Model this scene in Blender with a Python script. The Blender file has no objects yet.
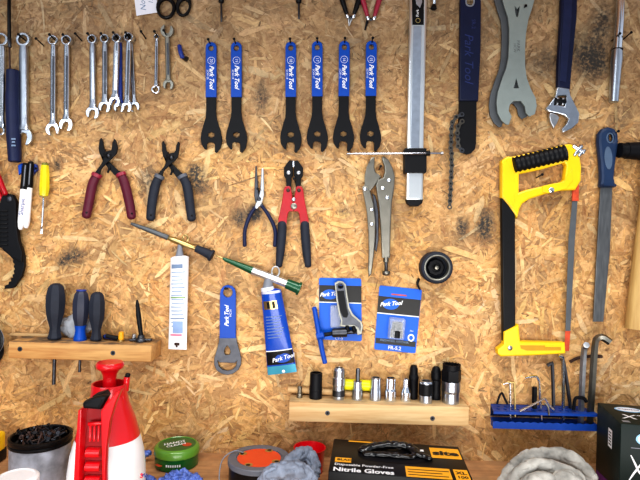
import bpy, bmesh, math, random
import numpy as np
from mathutils import Vector, Matrix, noise
random.seed(7); RNG = np.random.default_rng(11)
C = bpy.context.scene.collection
# ---------------------------------------------------------------- camera frame
D, F, ROLL, ZB = 0.90, 514.0, math.radians(1.6), 0.90
ZC = ZB + 0.378
cr, sr = math.cos(ROLL), math.sin(ROLL)
def W(px, py, t=0.0):
    """point at distance t in front of the back wall seen in direction px,py"""
    k = (D - t) / F; u = px - 320.0; v = 240.0 - py
    return Vector((k*(u*cr - v*sr), -t, ZC + k*(u*sr + v*cr)))
def K(t): return (D - t) / F
# ---------------------------------------------------------------- materials
def mat(name, col, rough=0.5, metal=0.0, var=0.12, scale=40, bump=0.0, spec=0.5, coat=0.0, trans=0.0, alpha=1.0, stretch=None):
    m = bpy.data.materials.new(name); m.use_nodes = True
    nt = m.node_tree; b = nt.nodes['Principled BSDF']
    b.inputs['Roughness'].default_value = rough; b.inputs['Metallic'].default_value = metal
    b.inputs['Specular IOR Level'].default_value = spec
    b.inputs['Coat Weight'].default_value = coat
    b.inputs['Transmission Weight'].default_value = trans
    b.inputs['Alpha'].default_value = alpha
    tc = nt.nodes.new('ShaderNodeTexCoord'); mp = nt.nodes.new('ShaderNodeMapping')
    nz = nt.nodes.new('ShaderNodeTexNoise'); nz.inputs['Scale'].default_value = scale
    nz.inputs['Detail'].default_value = 4
    if stretch: mp.inputs['Scale'].default_value = stretch
    nt.links.new(tc.outputs['Object'], mp.inputs['Vector']); nt.links.new(mp.outputs['Vector'], nz.inputs['Vector'])
    rp = nt.nodes.new('ShaderNodeMapRange')
    rp.inputs['From Min'].default_value = .3; rp.inputs['From Max'].default_value = .7
    rp.inputs['To Min'].default_value = 1-var; rp.inputs['To Max'].default_value = 1+var
    nt.links.new(nz.outputs['Fac'], rp.inputs['Value'])
    mx = nt.nodes.new('ShaderNodeVectorMath'); mx.operation = 'SCALE'
    mx.inputs[0].default_value = col[:3]; nt.links.new(rp.outputs['Result'], mx.inputs['Scale'])
    nt.links.new(mx.outputs['Vector'], b.inputs['Base Color'])
    if bump:
        bp = nt.nodes.new('ShaderNodeBump'); bp.inputs['Strength'].default_value = bump; bp.inputs['Distance'].default_value = .002
        nt.links.new(nz.outputs['Fac'], bp.inputs['Height']); nt.links.new(bp.outputs['Normal'], b.inputs['Normal'])
    return m
def rgb(r, g, b):
    f = lambda c: (c/255/12.92) if c/255 <= .04045 else ((c/255+.055)/1.055)**2.4
    return (f(r), f(g), f(b))
chrome = mat('chrome_steel', rgb(222,228,238), .17, 1, .08, 60)
chromeW = mat('satin_chrome', rgb(190,198,210), .28, 1, .1, 90)
steel = mat('brushed_steel', rgb(182,184,188), .36, 1, .15, 80)
steelD = mat('dark_steel', rgb(82,84,90), .42, 1, .2, 90)
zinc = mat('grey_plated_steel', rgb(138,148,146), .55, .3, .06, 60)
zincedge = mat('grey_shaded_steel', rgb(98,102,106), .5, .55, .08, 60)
dullst = mat('dull_old_steel', rgb(146,146,138), .45, .8, .12, 60)
nickel = mat('worn_nickel', rgb(136,133,124), .36, 1, .12, 50)
alu = mat('anodised_aluminium', rgb(222,228,232), .32, .9, .03, 30)
blackm = mat('black_oxide_steel', rgb(13,14,19), .5, 0, .2, 60, spec=.22)
blackp = mat('black_plastic', rgb(13,14,18), .45, 0, .15, 60, spec=.25)
blackg = mat('glossy_black', rgb(14,14,17), .3, 0, .1, 40, spec=.25)
rubber = mat('charcoal_rubber', rgb(42,46,57), .6, 0, .12, 70, .1, spec=.25)
navyr = mat('navy_rubber', rgb(28,36,70), .45, 0, .12, 60, spec=.3)
navyh = mat('dark_navy_grip', rgb(20,27,56), .45, 0, .12, 60, spec=.25)
slate = mat('slate_blue_plastic', rgb(34,54,86), .4, 0, .1, 60, spec=.3)
slate2 = mat('pale_slate_rubber', rgb(78,98,124), .6, 0, .1, 60)
burg = mat('burgundy_rubber', rgb(92,28,48), .45, 0, .12, 60, spec=.3)
burg2 = mat('crimson_collar', rgb(150,38,62), .4, 0, .1, 60)
blue = mat('blue_vinyl', rgb(6,74,176), .4, 0, .05, 40, spec=.3)
bluec = mat('blue_card', rgb(0,98,214), .4, 0, .04, 30, spec=.3)
bluet = mat('blue_tube', rgb(6,72,180), .25, 0, .06, 30, coat=.3)
bluer = mat('blue_rack_paint', rgb(20,66,152), .4, 0, .1, 60, spec=.3)
dblue = mat('deep_blue_ink', rgb(30,56,140), .5, 0, .05, 40)
white = mat('white_print', rgb(240,242,246), .6, 0, .02, 30)
whitep = mat('white_plastic', rgb(246,246,248), .35, 0, .02, 20, coat=.2)
grayink = mat('grey_blue_ink', rgb(120,142,172), .7, 0, .05, 50)
red = mat('red_plastic', rgb(214,12,26), .28, 0, .05, 30, coat=.3)
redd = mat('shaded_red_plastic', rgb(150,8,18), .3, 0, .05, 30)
redp = mat('red_enamel', rgb(176,5,26), .32, 0, .1, 50)
yellow = mat('yellow_enamel', rgb(252,206,16), .36, 0, .05, 40)
yellowd = mat('yellow_recess', rgb(200,148,10), .5, 0, .05, 40)
yel2 = mat('yellow_acetate', rgb(232,214,30), .25, 0, .1, 60, coat=.4)
lemon = mat('lemon_plastic', rgb(238,230,20), .35, 0, .06, 50)
orange = mat('orange_label', rgb(226,74,28), .45, 0, .05, 40)
rust = mat('orange_red_paint', rgb(196,72,36), .5, 0, .25, 90)
amber = mat('amber_print', rgb(250,176,30), .5, 0, .03, 40)
green = mat('green_tin', rgb(16,96,38), .3, 0, .08, 40, coat=.3)
greenl = mat('lime_green_rim', rgb(98,150,52), .3, 0, .06, 40, coat=.3)
greend = mat('dark_green_metal', rgb(10,84,52), .3, .2, .08, 60, coat=.4)
brass = mat('pale_brass', rgb(196,176,120), .3, 1, .1, 60)
paper = mat('white_paper', rgb(225,228,240), .8, 0, .03, 30)
grayp = mat('grey_plastic', rgb(126,130,140), .45, 0, .06, 40)
teal = mat('teal_crimp', rgb(60,150,176), .35, .3, .08, 60)
boxd = mat('black_green_carton', rgb(18,32,30), .45, 0, .08, 20, spec=.2)
boxb = mat('black_carton', rgb(12,12,14), .4, 0, .1, 30, spec=.2)
purple = mat('purple_print', rgb(96,24,120), .5, 0, .1, 30)
clear = mat('clear_plastic', rgb(225,232,240), .08, 0, .02, 30, alpha=.28, coat=1)
bagm = mat('translucent_bag', rgb(205,212,222), .2, 0, .2, 60, bump=.6, alpha=.6, coat=.6)
canm = mat('scuffed_grey_can', rgb(172,180,194), .45, .35, .5, 40, .05)
rustd = mat('dark_rusty_metal', rgb(72,52,46), .5, .5, .35, 60)
nitr = mat('blue_nitrile', rgb(92,118,196), .38, 0, .45, 110, .2)
glovem = mat('dirty_white_knit', rgb(172,170,164), .95, 0, .42, 45, .8, spec=.1)
clothg = mat('grey_knit', rgb(128,136,152), .9, 0, .25, 70, .5)
def wood(name, c1, c2, axis='X', sc=1.0, grime=0):
    m = bpy.data.materials.new(name); m.use_nodes = True; nt = m.node_tree; b = nt.nodes['Principled BSDF']
    b.inputs['Roughness'].default_value = .62
    tc = nt.nodes.new('ShaderNodeTexCoord'); mp = nt.nodes.new('ShaderNodeMapping')
    s = [22*sc, 60*sc, 60*sc]
    if axis == 'X': s = [3*sc, 40*sc, 40*sc]
    if axis == 'Z': s = [40*sc, 40*sc, 3*sc]
    mp.inputs['Scale'].default_value = s
    nz = nt.nodes.new('ShaderNodeTexNoise'); nz.inputs['Scale'].default_value = 1.6; nz.inputs['Detail'].default_value = 6; nz.inputs['Distortion'].default_value = 1.2
    wv = nt.nodes.new('ShaderNodeTexNoise'); wv.inputs['Scale'].default_value = 7; wv.inputs['Detail'].default_value = 3
    cp = nt.nodes.new('ShaderNodeValToRGB'); cp.color_ramp.elements[0].position = .35; cp.color_ramp.elements[1].position = .62
    cp.color_ramp.elements[0].color = (*c2, 1); cp.color_ramp.elements[1].color = (*c1, 1)
    nt.links.new(tc.outputs['Object'], mp.inputs['Vector']); nt.links.new(mp.outputs['Vector'], nz.inputs['Vector']); nt.links.new(mp.outputs['Vector'], wv.inputs['Vector'])
    mx = nt.nodes.new('ShaderNodeMath'); mx.operation = 'MULTIPLY_ADD'; mx.inputs[1].default_value = .35
    ad = nt.nodes.new('ShaderNodeMath'); ad.operation = 'MULTIPLY'; ad.inputs[1].default_value = .68
    nt.links.new(nz.outputs['Fac'], ad.inputs[0]); nt.links.new(wv.outputs['Fac'], mx.inputs[0]); nt.links.new(ad.outputs[0], mx.inputs[2])
    nt.links.new(mx.outputs[0], cp.inputs['Fac']); nt.links.new(cp.outputs['Color'], b.inputs['Base Color'])
    if grime:
        ge = nt.nodes.new('ShaderNodeNewGeometry'); sp = nt.nodes.new('ShaderNodeSeparateXYZ'); nt.links.new(ge.outputs['Normal'], sp.inputs[0])
        gn = nt.nodes.new('ShaderNodeTexNoise'); gn.inputs['Scale'].default_value = 35; gn.inputs['Detail'].default_value = 5; nt.links.new(tc.outputs['Object'], gn.inputs['Vector'])
        g2 = nt.nodes.new('ShaderNodeMapRange'); g2.inputs['From Min'].default_value = .35; g2.inputs['From Max'].default_value = .6; g2.inputs['To Max'].default_value = grime; nt.links.new(gn.outputs['Fac'], g2.inputs['Value'])
        gm = nt.nodes.new('ShaderNodeMath'); gm.operation = 'MULTIPLY'; gm.use_clamp = True; nt.links.new(sp.outputs['Z'], gm.inputs[0]); nt.links.new(g2.outputs[0], gm.inputs[1])
        mi = nt.nodes.new('ShaderNodeMix'); mi.data_type = 'RGBA'; mi.inputs['B'].default_value = (*rgb(98,80,64),1)
        nt.links.new(gm.outputs[0], mi.inputs['Factor']); nt.links.new(cp.outputs['Color'], mi.inputs['A']); nt.links.new(mi.outputs['Result'], b.inputs['Base Color'])
    return m
pine = wood('pale_pine', rgb(224,192,142), rgb(200,156,102), grime=.4)
pine2 = wood('warm_pine', rgb(216,168,104), rgb(184,128,72), grime=1.1)
pineV = wood('worn_handle_wood', rgb(206,172,110), rgb(176,136,78), 'Z')
benchw = wood('bench_plank', rgb(206,156,108), rgb(176,122,78), grime=.35)
# ---------------------------------------------------------------- object helpers
def root_loc(o):
    v = Vector((0,0,0))
    while o: v += o.location; o = o.parent
    return v
def tag(o, label, cat, group=None, kind=None):
    o['label'] = label; o['category'] = cat
    if group: o['group'] = group
    if kind: o['kind'] = kind
    return o
def thing(name, label, cat, loc, group=None):
    o = bpy.data.objects.new(name, None); o.empty_display_size = .02; C.objects.link(o)
    o.location = loc; return tag(o, label, cat, group)
def build(name, verts, faces, m, parent=None, smooth=True, ang=35, mats=None, fm=None):
    verts = [Vector(v) for v in verts]
    if parent is not None: L = root_loc(parent); loc = Vector((0,0,0))
    else:
        mn = Vector([min(v[i] for v in verts) for i in range(3)]); mxx = Vector([max(v[i] for v in verts) for i in range(3)])
        L = (mn+mxx)/2; L.z = mn.z; loc = L
    me = bpy.data.meshes.new(name); me.from_pydata([tuple(v-L) for v in verts], [], faces); me.update()
    if mats:
        for q in mats: me.materials.append(q)
        if fm: me.polygons.foreach_set('material_index', fm)
    else: me.materials.append(m)
    if smooth:
        me.polygons.foreach_set('use_smooth', [True]*len(me.polygons)); me.set_sharp_from_angle(angle=math.radians(ang))
    o = bpy.data.objects.new(name, me); C.objects.link(o); o.location = loc
    if parent is not None: o.parent = parent
    return o
def catmull(pts, n=5, closed=False):
    P = [Vector(p) for p in pts]; out = []; N = len(P)
    rng = range(N) if closed else range(N-1)
    for i in rng:
        if closed: a, b, c, d = P[(i-1) % N], P[i], P[(i+1) % N], P[(i+2) % N]
        else: a, b, c, d = P[max(i-1,0)], P[i], P[i+1], P[min(i+2,N-1)]
        for j in range(n):
            s = j/n
            out.append(.5*((2*b)+(-a+c)*s+(2*a-5*b+4*c-d)*s*s+(-a+3*b-3*c+d)*s**3))
    if not closed: out.append(P[-1])
    return out
def circ(cx, cy, rx, ry=None, n=20, rot=0):
    ry = ry or rx; r = math.radians(rot)
    return [(cx+rx*math.cos(a)*math.cos(r)-ry*math.sin(a)*math.sin(r), cy+rx*math.cos(a)*math.sin(r)+ry*math.sin(a)*math.cos(r)) for a in [2*math.pi*i/n for i in range(n)]]
def rrect(x0, y0, x1, y1, r, n=4):
    out = []
    for cx, cy, a0 in ((x1-r,y0+r,-90),(x1-r,y1-r,0),(x0+r,y1-r,90),(x0+r,y0+r,180)):
        for i in range(n+1):
            a = math.radians(a0+90*i/n); out.append((cx+r*math.cos(a), cy+r*math.sin(a)))
    return out
def curve_mesh(loops3, half, bev):
    """loops in metres (x,z) -> verts/faces of bevelled plate, local y = -depth"""
    cu = bpy.data.curves.new('tmp', 'CURVE'); cu.dimensions = '2D'; cu.fill_mode = 'BOTH'
    bev = min(bev, half*.9)
    cu.extrude = max(half-bev, 0); cu.bevel_depth = bev; cu.bevel_resolution = 1; cu.offset = -bev
    for lp in loops3:
        s = cu.splines.new('POLY'); s.points.add(len(lp)-1)
        for i, p in enumerate(lp): s.points[i].co = (p[0], p[1], 0, 1)
        s.use_cyclic_u = True
    ob = bpy.data.objects.new('tmp', cu); me = bpy.data.meshes.new_from_object(ob)
    vs = [v.co.copy() for v in me.vertices]; fs = [tuple(p.vertices) for p in me.polygons]
    bpy.data.objects.remove(ob); bpy.data.curves.remove(cu); bpy.data.meshes.remove(me)
    return vs, fs
def plate(name, loops, t0, t1, m, parent=None, bev=.0006, sm=0, ang=35):
    """outline(s) traced in the wall plane, extruded from t0 to t1 in front of the wall; later loops are holes"""
    if not isinstance(loops[0], (list,)): loops = [loops]
    tm = (t0+t1)/2; L3 = []
    for i, lp in enumerate(loops):
        if sm and i == 0: lp = [(p.x, p.y) for p in catmull([(a,b,0) for a,b in lp], sm, True)]
        L3.append([((q := W(x, y, tm)).x, q.z) for x, y in lp])
    vs, fs = curve_mesh(L3, (t1-t0)/2, bev)
    return build(name, [(v.x, -tm - v.z, v.y) for v in vs], [tuple(reversed(f)) for f in fs] if False else fs, m, parent, True, ang)
def text(s, px, py, size, ang, t, m, parent, name='lettering', shear=0, bold=.0, align='CENTER', M=None, ext=.00012, sx=1.0):
    cu = bpy.data.curves.new('tmp', 'FONT'); cu.body = s; cu.align_x = align; cu.align_y = 'CENTER'
    cu.size = 1; cu.shear = shear; cu.offset = bold; cu.extrude = 0; cu.resolution_u = 2
    ob = bpy.data.objects.new('tmp', cu); me = bpy.data.meshes.new_from_object(ob)
    a = math.radians(ang); out = []
    sz = size*K(t)*1.3 if M is None else size
    c = W(px, py, t) if M is None else None
    for v in me.vertices:
        x, y = v.co.x*sz*sx, v.co.y*sz
        if M is None:
            b = a + ROLL
            out.append((c.x + x*math.cos(b)-y*math.sin(b), -t-ext, c.z + x*math.sin(b)+y*math.cos(b)))
        else: out.append(M @ Vector((x, y, ext)))
    fs = [tuple(p.vertices) for p in me.polygons]
    bpy.data.objects.remove(ob); bpy.data.curves.remove(cu); bpy.data.meshes.remove(me)
    return build(name, out, fs, m, parent, False)
def tubeg(pts, rad, flat=1.0, n=14, ref=None, cap=True, power=2.0):
    P = [Vector(p) for p in pts]; N = len(P)
    if not hasattr(rad, '__len__'): rad = [rad]*N
    flatl = flat if hasattr(flat, '__len__') else [flat]*N
    ref = Vector(ref or (0,-1,0)); rings = []
    T = []
    for i in range(N):
        d = (P[min(i+1,N-1)]-P[max(i-1,0)]); T.append(d.normalized() if d.length > 1e-9 else Vector((0,0,1)))
    side = T[0].cross(ref)
    if side.length < .1: side = T[0].cross(Vector((1,0,0)))
    side.normalize()
    vs, fs = [], []
    def ring(c, t, s, r, fl):
        b = s.cross(t).normalized(); base = len(vs)
        for j in range(n):
            a = 2*math.pi*j/n; ca, sa = math.cos(a), math.sin(a)
            ca = math.copysign(abs(ca)**(2/power), ca); sa = math.copysign(abs(sa)**(2/power), sa)
            vs.append(c + s*(r*ca) + b*(r*fl*sa))
        return base
    bases = []
    for i in range(N):
        if abs(T[i].dot(ref)) < .9: s = T[i].cross(ref).normalized(); s = s if s.dot(side) >= 0 else -s
        else: s = (side - T[i]*side.dot(T[i])).normalized()
        side = s
        if i == 0 and cap:
            for q, f in ((1.0,.25),(.7,.72)): bases.append(ring(P[0]-T[0]*rad[0]*q*.5*cap, T[0], s, rad[0]*f, flatl[0]))
        bases.append(ring(P[i], T[i], s, rad[i], flatl[i]))
        if i == N-1 and cap:
            for q, f in ((.7,.72),(1.0,.25)): bases.append(ring(P[-1]+T[-1]*rad[-1]*q*.5*cap, T[-1], s, rad[-1]*f, flatl[-1]))
    for a, b in zip(bases[:-1], bases[1:]):
        for j in range(n): fs.append((a+j, a+(j+1) % n, b+(j+1) % n, b+j))
    fs.append(tuple(bases[0]+j for j in reversed(range(n)))); fs.append(tuple(bases[-1]+j for j in range(n)))
    return vs, fs
def tube(name, pts, rad, m, parent=None, t=None, flat=1.0, n=14, cap=1, sm=0, power=2.0, ref=None, ang=40):
    """pts are (px,py) at depth t, or (px,py,t); rad in photo pixels at the wall"""
    Q = [(p[0], p[1], p[2] if len(p) > 2 else t) for p in pts]
    if not hasattr(rad, '__len__'): rad = [rad]*len(Q)
    if sm:
        A = catmull([Vector((q[0], q[1], q[2]*1000)) for q in Q], sm); R = [max(v.x,.01) for v in catmull([Vector((r,0,0)) for r in rad], sm)]
        Q = [(a.x, a.y, a.z/1000) for a in A]; rad = R
    vs, fs = tubeg([W(*q) for q in Q], [r*K(q[2]) for r, q in zip(rad, Q)], flat, n, ref, cap, power)
    return build(name, vs, fs, m, parent, True, ang)
def latheg(prof, c, axis=(0,0,1), n=32, sx=None, cap=True):
    """prof: (r, h) in metres along axis from c"""
    ax = Vector(axis).normalized(); s = ax.orthogonal().normalized()
    if abs(ax.z) > .99: s = Vector((1,0,0))
    b = ax.cross(s); vs, fs = [], []; c = Vector(c)
    for r, h in prof:
        for j in range(n):
            a = 2*math.pi*j/n; vs.append(c + ax*h + (s*math.cos(a)+b*math.sin(a))*r)
    for i in range(len(prof)-1):
        for j in range(n): fs.append((i*n+j, i*n+(j+1) % n, (i+1)*n+(j+1) % n, (i+1)*n+j))
    if cap and prof[0][0] > 1e-6: fs.append(tuple(reversed(range(n))))
    if cap and prof[-1][0] > 1e-6: fs.append(tuple((len(prof)-1)*n+j for j in range(n)))
    return vs, fs
def lathe(name, prof, c, m, parent=None, axis=(0,0,1), n=32, ang=35, cap=True):
    vs, fs = latheg(prof, c, axis, n, None, cap); return build(name, vs, fs, m, parent, True, ang)
def boxg(c, h, R=None):
    vs = [Vector((sx*h[0], sy*h[1], sz*h[2])) for sx in (-1,1) for sy in (-1,1) for sz in (-1,1)]
    if R is not None: vs = [R @ v for v in vs]
    return [v+Vector(c) for v in vs], [(0,1,3,2),(4,6,7,5),(0,4,5,1),(2,3,7,6),(0,2,6,4),(1,5,7,3)]
def bevbox(name, c, h, m, parent=None, bev=.001, R=None):
    bm = bmesh.new(); vs, fs = boxg((0,0,0), h)
    bv = [bm.verts.new(v) for v in vs]
    for f in fs: bm.faces.new([bv[i] for i in f])
    bmesh.ops.recalc_face_normals(bm, faces=bm.faces)
    bmesh.ops.bevel(bm, geom=bm.edges[:], offset=bev, segments=2, affect='EDGES', profile=.5)
    bm.verts.index_update()
    vs = [(R @ v.co if R is not None else v.co) + Vector(c) for v in bm.verts]; fs = [tuple(v.index for v in f.verts) for f in bm.faces]
    bm.free(); return build(name, vs, fs, m, parent, True, 50)
def join(*gs):
    V, Fc = [], []
    for vs, fs in gs:
        o = len(V); V += list(vs); Fc += [tuple(i+o for i in f) for f in fs]
    return V, Fc
def screwhead(px, py, t, r, m, parent, name='rivet'):
    k = K(t); return lathe(name, [(r*k,0),(r*k,.0006),(r*.8*k,.0012),(r*.3*k,.0016),(0.00001,.0017)], W(px,py,t), m, parent, (0,-1,0), 16, 60)
def copy_tree(o, parent=None):
    c = o.copy(); C.objects.link(c); c.parent = parent
    for ch in list(o.children): copy_tree(ch, c)
    return c
# ================================================================ SETTING
def pnoise(x, z, s): return noise.noise(Vector((x*s, z*s, 3.7)))
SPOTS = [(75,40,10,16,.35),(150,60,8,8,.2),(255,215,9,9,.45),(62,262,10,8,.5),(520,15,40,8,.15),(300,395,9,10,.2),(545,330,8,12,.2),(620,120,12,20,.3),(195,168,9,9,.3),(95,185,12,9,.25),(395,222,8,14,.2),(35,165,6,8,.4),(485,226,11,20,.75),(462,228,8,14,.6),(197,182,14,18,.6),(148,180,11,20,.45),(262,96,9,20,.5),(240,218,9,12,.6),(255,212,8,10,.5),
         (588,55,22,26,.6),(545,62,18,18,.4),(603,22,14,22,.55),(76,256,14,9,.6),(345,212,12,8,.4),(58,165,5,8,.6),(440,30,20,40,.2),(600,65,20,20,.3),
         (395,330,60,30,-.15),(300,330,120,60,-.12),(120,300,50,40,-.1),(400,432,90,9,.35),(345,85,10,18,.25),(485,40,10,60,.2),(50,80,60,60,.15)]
def osb():
    x0, x1, z0, z1 = -.80, .80, ZB-.02, ZB+.98
    kinds = []
    def add(n, l0, l1, w0, w1, r0, r1, pal, angsd=None):
        for _ in range(n):
            l = random.uniform(l0, l1); w = min(random.uniform(w0, w1), l*.6)
            kinds.append((random.uniform(r0, r1), l, w, random.choice(pal)))
    base = [rgb(206,158,102), rgb(200,151,95), rgb(212,166,110), rgb(195,145,88), rgb(203,153,98), rgb(209,160,100), rgb(190,139,84), rgb(214,170,116)]
    pale = [rgb(226,192,142), rgb(220,184,130), rgb(231,202,156), rgb(217,178,122)]
    dark = [rgb(178,126,76), rgb(170,118,70), rgb(184,132,82)]
    speck = [rgb(96,62,36), rgb(116,76,46), rgb(78,50,32), rgb(134,88,52)]
    add(2600, .03,.08,.007,.018, 0,.5, base)
    add(7000, .014,.045,.003,.010, .1,.85, base+base+dark+pale[:1])
    add(9000, .008,.028,.0014,.005, .25,.95, base+base+base+base+pale[:2]+dark)
    add(6000, .004,.014,.001,.0028, .4,1, base+dark+pale[:2])
    add(620, .025,.085,.005,.014, .45,1, pale)
    add(500, .02,.06,.003,.009, .45,1, [rgb(172,120,70), rgb(160,108,62)])
    add(700, .012,.04,.002,.006, .5,1, pale)
    add(2600, .003,.011,.0008,.0024, .75,1, speck)
    add(240, .008,.02,.002,.004, .8,1, speck[1:]+dark)
    add(1300, .006,.024,.0005,.0014, .8,1, dark+speck)
    kinds.sort(key=lambda q: q[0]); N = len(kinds)
    V, Fc, Cc, UV = [], [], [], []
    prof = [(-.5,-.08),(-.36,-.42),(.22,-.5),(.42,-.3),(.5,.06),(.32,.42),(-.2,.5),(-.42,.3)]
    for i, (rk, l, w, col) in enumerate(kinds):
        cx, cz = random.uniform(x0, x1), random.uniform(z0, z1)
        a = random.gauss(pnoise(cx, cz, 5)*2.6, .8) if random.random() < .7 else random.uniform(0, math.pi)
        ca, sa = math.cos(a), math.sin(a); y = -.0002 - .0016*i/N
        bend = random.uniform(-.12,.12)*l; g = random.gauss(1,.06); b = len(V); uo, vo = random.uniform(0,50), random.uniform(0,50)
        col = (col[0]*g, col[1]*g*random.gauss(1,.02), col[2]*g*random.gauss(1,.04))
        for (p, q) in prof:
            p2 = p + random.uniform(-.06,.06); q2 = q*random.uniform(.7,1.1)
            lx, lz = p2*l, q2*w + bend*(p2*p2*4-.5)*.5
            X = min(max(cx+lx*ca-lz*sa, x0), x1); Z = min(max(cz+lx*sa+lz*ca, z0), z1)
            V.append((X, y, Z)); UV.append((lx+uo, lz+vo)); gg = random.gauss(1,.045); Cc.append((X, Z, col[0]*gg, col[1]*gg, col[2]*gg))
        Fc.append(tuple(range(b, b+8)))
    for (x0_, y0_, x1_, y1_, w_) in ((222,188,272,172,1.5),(130,262,150,255,1.0),(176,410,186,414,1.6),(70,258,79,238,1.0),(330,108,352,88,.8),(500,340,512,336,1.2),(400,118,412,112,1.4),(590,118,600,112,1.2),(38,246,50,247,1.6),(80,208,98,202,1.2),(430,378,446,372,.9),(250,352,262,356,1.0)):
        a_, c_ = W(x0_,y0_,0), W(x1_,y1_,0); d_ = (c_-a_).normalized(); n_ = Vector((-d_.z,0,d_.x))*w_*.9*D/F/2; b = len(V)
        for p in (a_, a_.lerp(c_,.3)-n_, a_.lerp(c_,.8)-n_*.8, c_, a_.lerp(c_,.7)+n_, a_.lerp(c_,.25)+n_*.9): V.append((p.x,-.00185,p.z)); UV.append((p.x,p.z)); Cc.append((p.x,p.z,*rgb(92,58,36)))
        Cc_pad = 0
        for p in (c_, c_): V.append((p.x,-.00185,p.z)); UV.append((p.x,p.z)); Cc.append((p.x,p.z,*rgb(92,58,36)))
        Fc.append(tuple(range(b, b+6)))
    # backing board
    b = len(V)
    for X, Z in ((x0,z0),(x1,z0),(x1,z1),(x0,z1)): V.append((X,0,Z)); UV.append((X,Z)); Cc.append((X,Z,*rgb(186,138,88)))
    for X, Z in ((x0,z0),(x1,z0),(x1,z1),(x0,z1)): V.append((X,.018,Z)); UV.append((X,Z)); Cc.append((X,Z,*rgb(186,138,88)))
    Fc += [(b,b+1,b+2,b+3),(b+7,b+6,b+5,b+4),(b,b+4,b+5,b+1),(b+1,b+5,b+6,b+2),(b+2,b+6,b+7,b+3),(b+3,b+7,b+4,b)]
    # broad lighter and darker areas, shade under the right ledge painted in
    A = np.array(Cc); X, Z = A[:,0], A[:,1]; k = D/F
    f = np.ones(len(A)); u = X/k; v = (Z-ZC)/k
    PX = 320 + u*cr + v*sr; PY = 240 - (-u*sr + v*cr)
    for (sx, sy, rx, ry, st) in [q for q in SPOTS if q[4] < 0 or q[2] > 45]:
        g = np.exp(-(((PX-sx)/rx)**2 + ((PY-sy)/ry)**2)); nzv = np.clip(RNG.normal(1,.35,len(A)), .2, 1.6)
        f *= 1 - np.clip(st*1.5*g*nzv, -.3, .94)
    col = A[:,2:5]*f[:,None]
    mean_ = np.array(rgb(203,154,99)); dv = col-mean_; col = np.clip(mean_ + dv*np.where(dv.mean(1,keepdims=True) > 0, 1.0, 1.0), .01, 1)
    pn = np.array([noise.noise(Vector((x*14,z*14,1.3)))*.6+noise.noise(Vector((x*38,z*38,7.3)))*.5 for x, z in zip(X[::8], Z[::8])]); pn = np.repeat(pn, 8)[:len(A)]; 
    amp = np.clip(dv.mean(1,keepdims=True)*0+1,0,1); lo = lambda f_, q: np.repeat(np.array([noise.noise(Vector((x*f_, z*f_, q))) for x, z in zip(X[::8], Z[::8])]), 8)[:len(A)][:,None]
    col = col*(1+.55*pn[:,None]); hue = lo(11, 9.1); col = col*np.concatenate([1+.10*hue, 1-.0*hue, 1-.38*hue], 1)
    dirt = np.clip(lo(17, 21.0)-.18, 0, 1)*np.clip(lo(60, 4.0)+.5, 0, 1); col = col*(1-1.5*np.clip(dirt,0,.5))
    # light falloff painted in: board darker and greyer towards the top
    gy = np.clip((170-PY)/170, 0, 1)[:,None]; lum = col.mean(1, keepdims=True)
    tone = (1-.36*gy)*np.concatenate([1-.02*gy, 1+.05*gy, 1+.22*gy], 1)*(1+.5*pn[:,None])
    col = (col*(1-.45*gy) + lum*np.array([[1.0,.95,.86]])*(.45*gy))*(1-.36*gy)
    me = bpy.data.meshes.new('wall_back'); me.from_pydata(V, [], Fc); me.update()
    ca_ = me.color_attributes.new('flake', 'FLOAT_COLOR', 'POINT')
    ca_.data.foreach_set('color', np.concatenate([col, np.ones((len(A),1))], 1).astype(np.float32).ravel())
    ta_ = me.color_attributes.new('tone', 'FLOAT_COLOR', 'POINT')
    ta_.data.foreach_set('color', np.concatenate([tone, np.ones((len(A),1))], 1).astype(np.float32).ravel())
    uvl = me.uv_layers.new(name='grain'); li = np.zeros(len(me.loops), dtype=np.int32); me.loops.foreach_get('vertex_index', li)
    uvl.data.foreach_set('uv', np.array(UV, dtype=np.float32)[li].ravel())
    m = bpy.data.materials.new('osb_board'); m.use_nodes = True; nt = m.node_tree; bs = nt.nodes['Principled BSDF']
    bs.inputs['Roughness'].default_value = .55; bs.inputs['Specular IOR Level'].default_value = .35
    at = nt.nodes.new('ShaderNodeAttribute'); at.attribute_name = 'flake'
    uv = nt.nodes.new('ShaderNodeUVMap'); uv.uv_map = 'grain'; mp = nt.nodes.new('ShaderNodeMapping'); mp.inputs['Scale'].default_value = (90, 1100, 1)
    nz = nt.nodes.new('ShaderNodeTexNoise'); nz.inputs['Scale'].default_value = 1; nz.inputs['Detail'].default_value = 3
    mr = nt.nodes.new('ShaderNodeMapRange'); mr.inputs['From Min'].default_value = .3; mr.inputs['From Max'].default_value = .7; mr.inputs['To Min'].default_value = .8; mr.inputs['To Max'].default_value = 1.16
    tc = nt.nodes.new('ShaderNodeTexCoord'); n2 = nt.nodes.new('ShaderNodeTexNoise'); n2.inputs['Scale'].default_value = 9; n2.inputs['Detail'].default_value = 5
    m2 = nt.nodes.new('ShaderNodeMapRange'); m2.inputs['From Min'].default_value = .3; m2.inputs['From Max'].default_value = .7; m2.inputs['To Min'].default_value = .86; m2.inputs['To Max'].default_value = 1.12
    nt.links.new(uv.outputs[0], mp.inputs[0]); nt.links.new(mp.outputs[0], nz.inputs['Vector']); nt.links.new(nz.outputs['Fac'], mr.inputs['Value'])
    nt.links.new(tc.outputs['Object'], n2.inputs['Vector']); nt.links.new(n2.outputs['Fac'], m2.inputs['Value'])
    mu = nt.nodes.new('ShaderNodeMath'); mu.operation = 'MULTIPLY'; nt.links.new(mr.outputs[0], mu.inputs[0]); nt.links.new(m2.outputs[0], mu.inputs[1])
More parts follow.
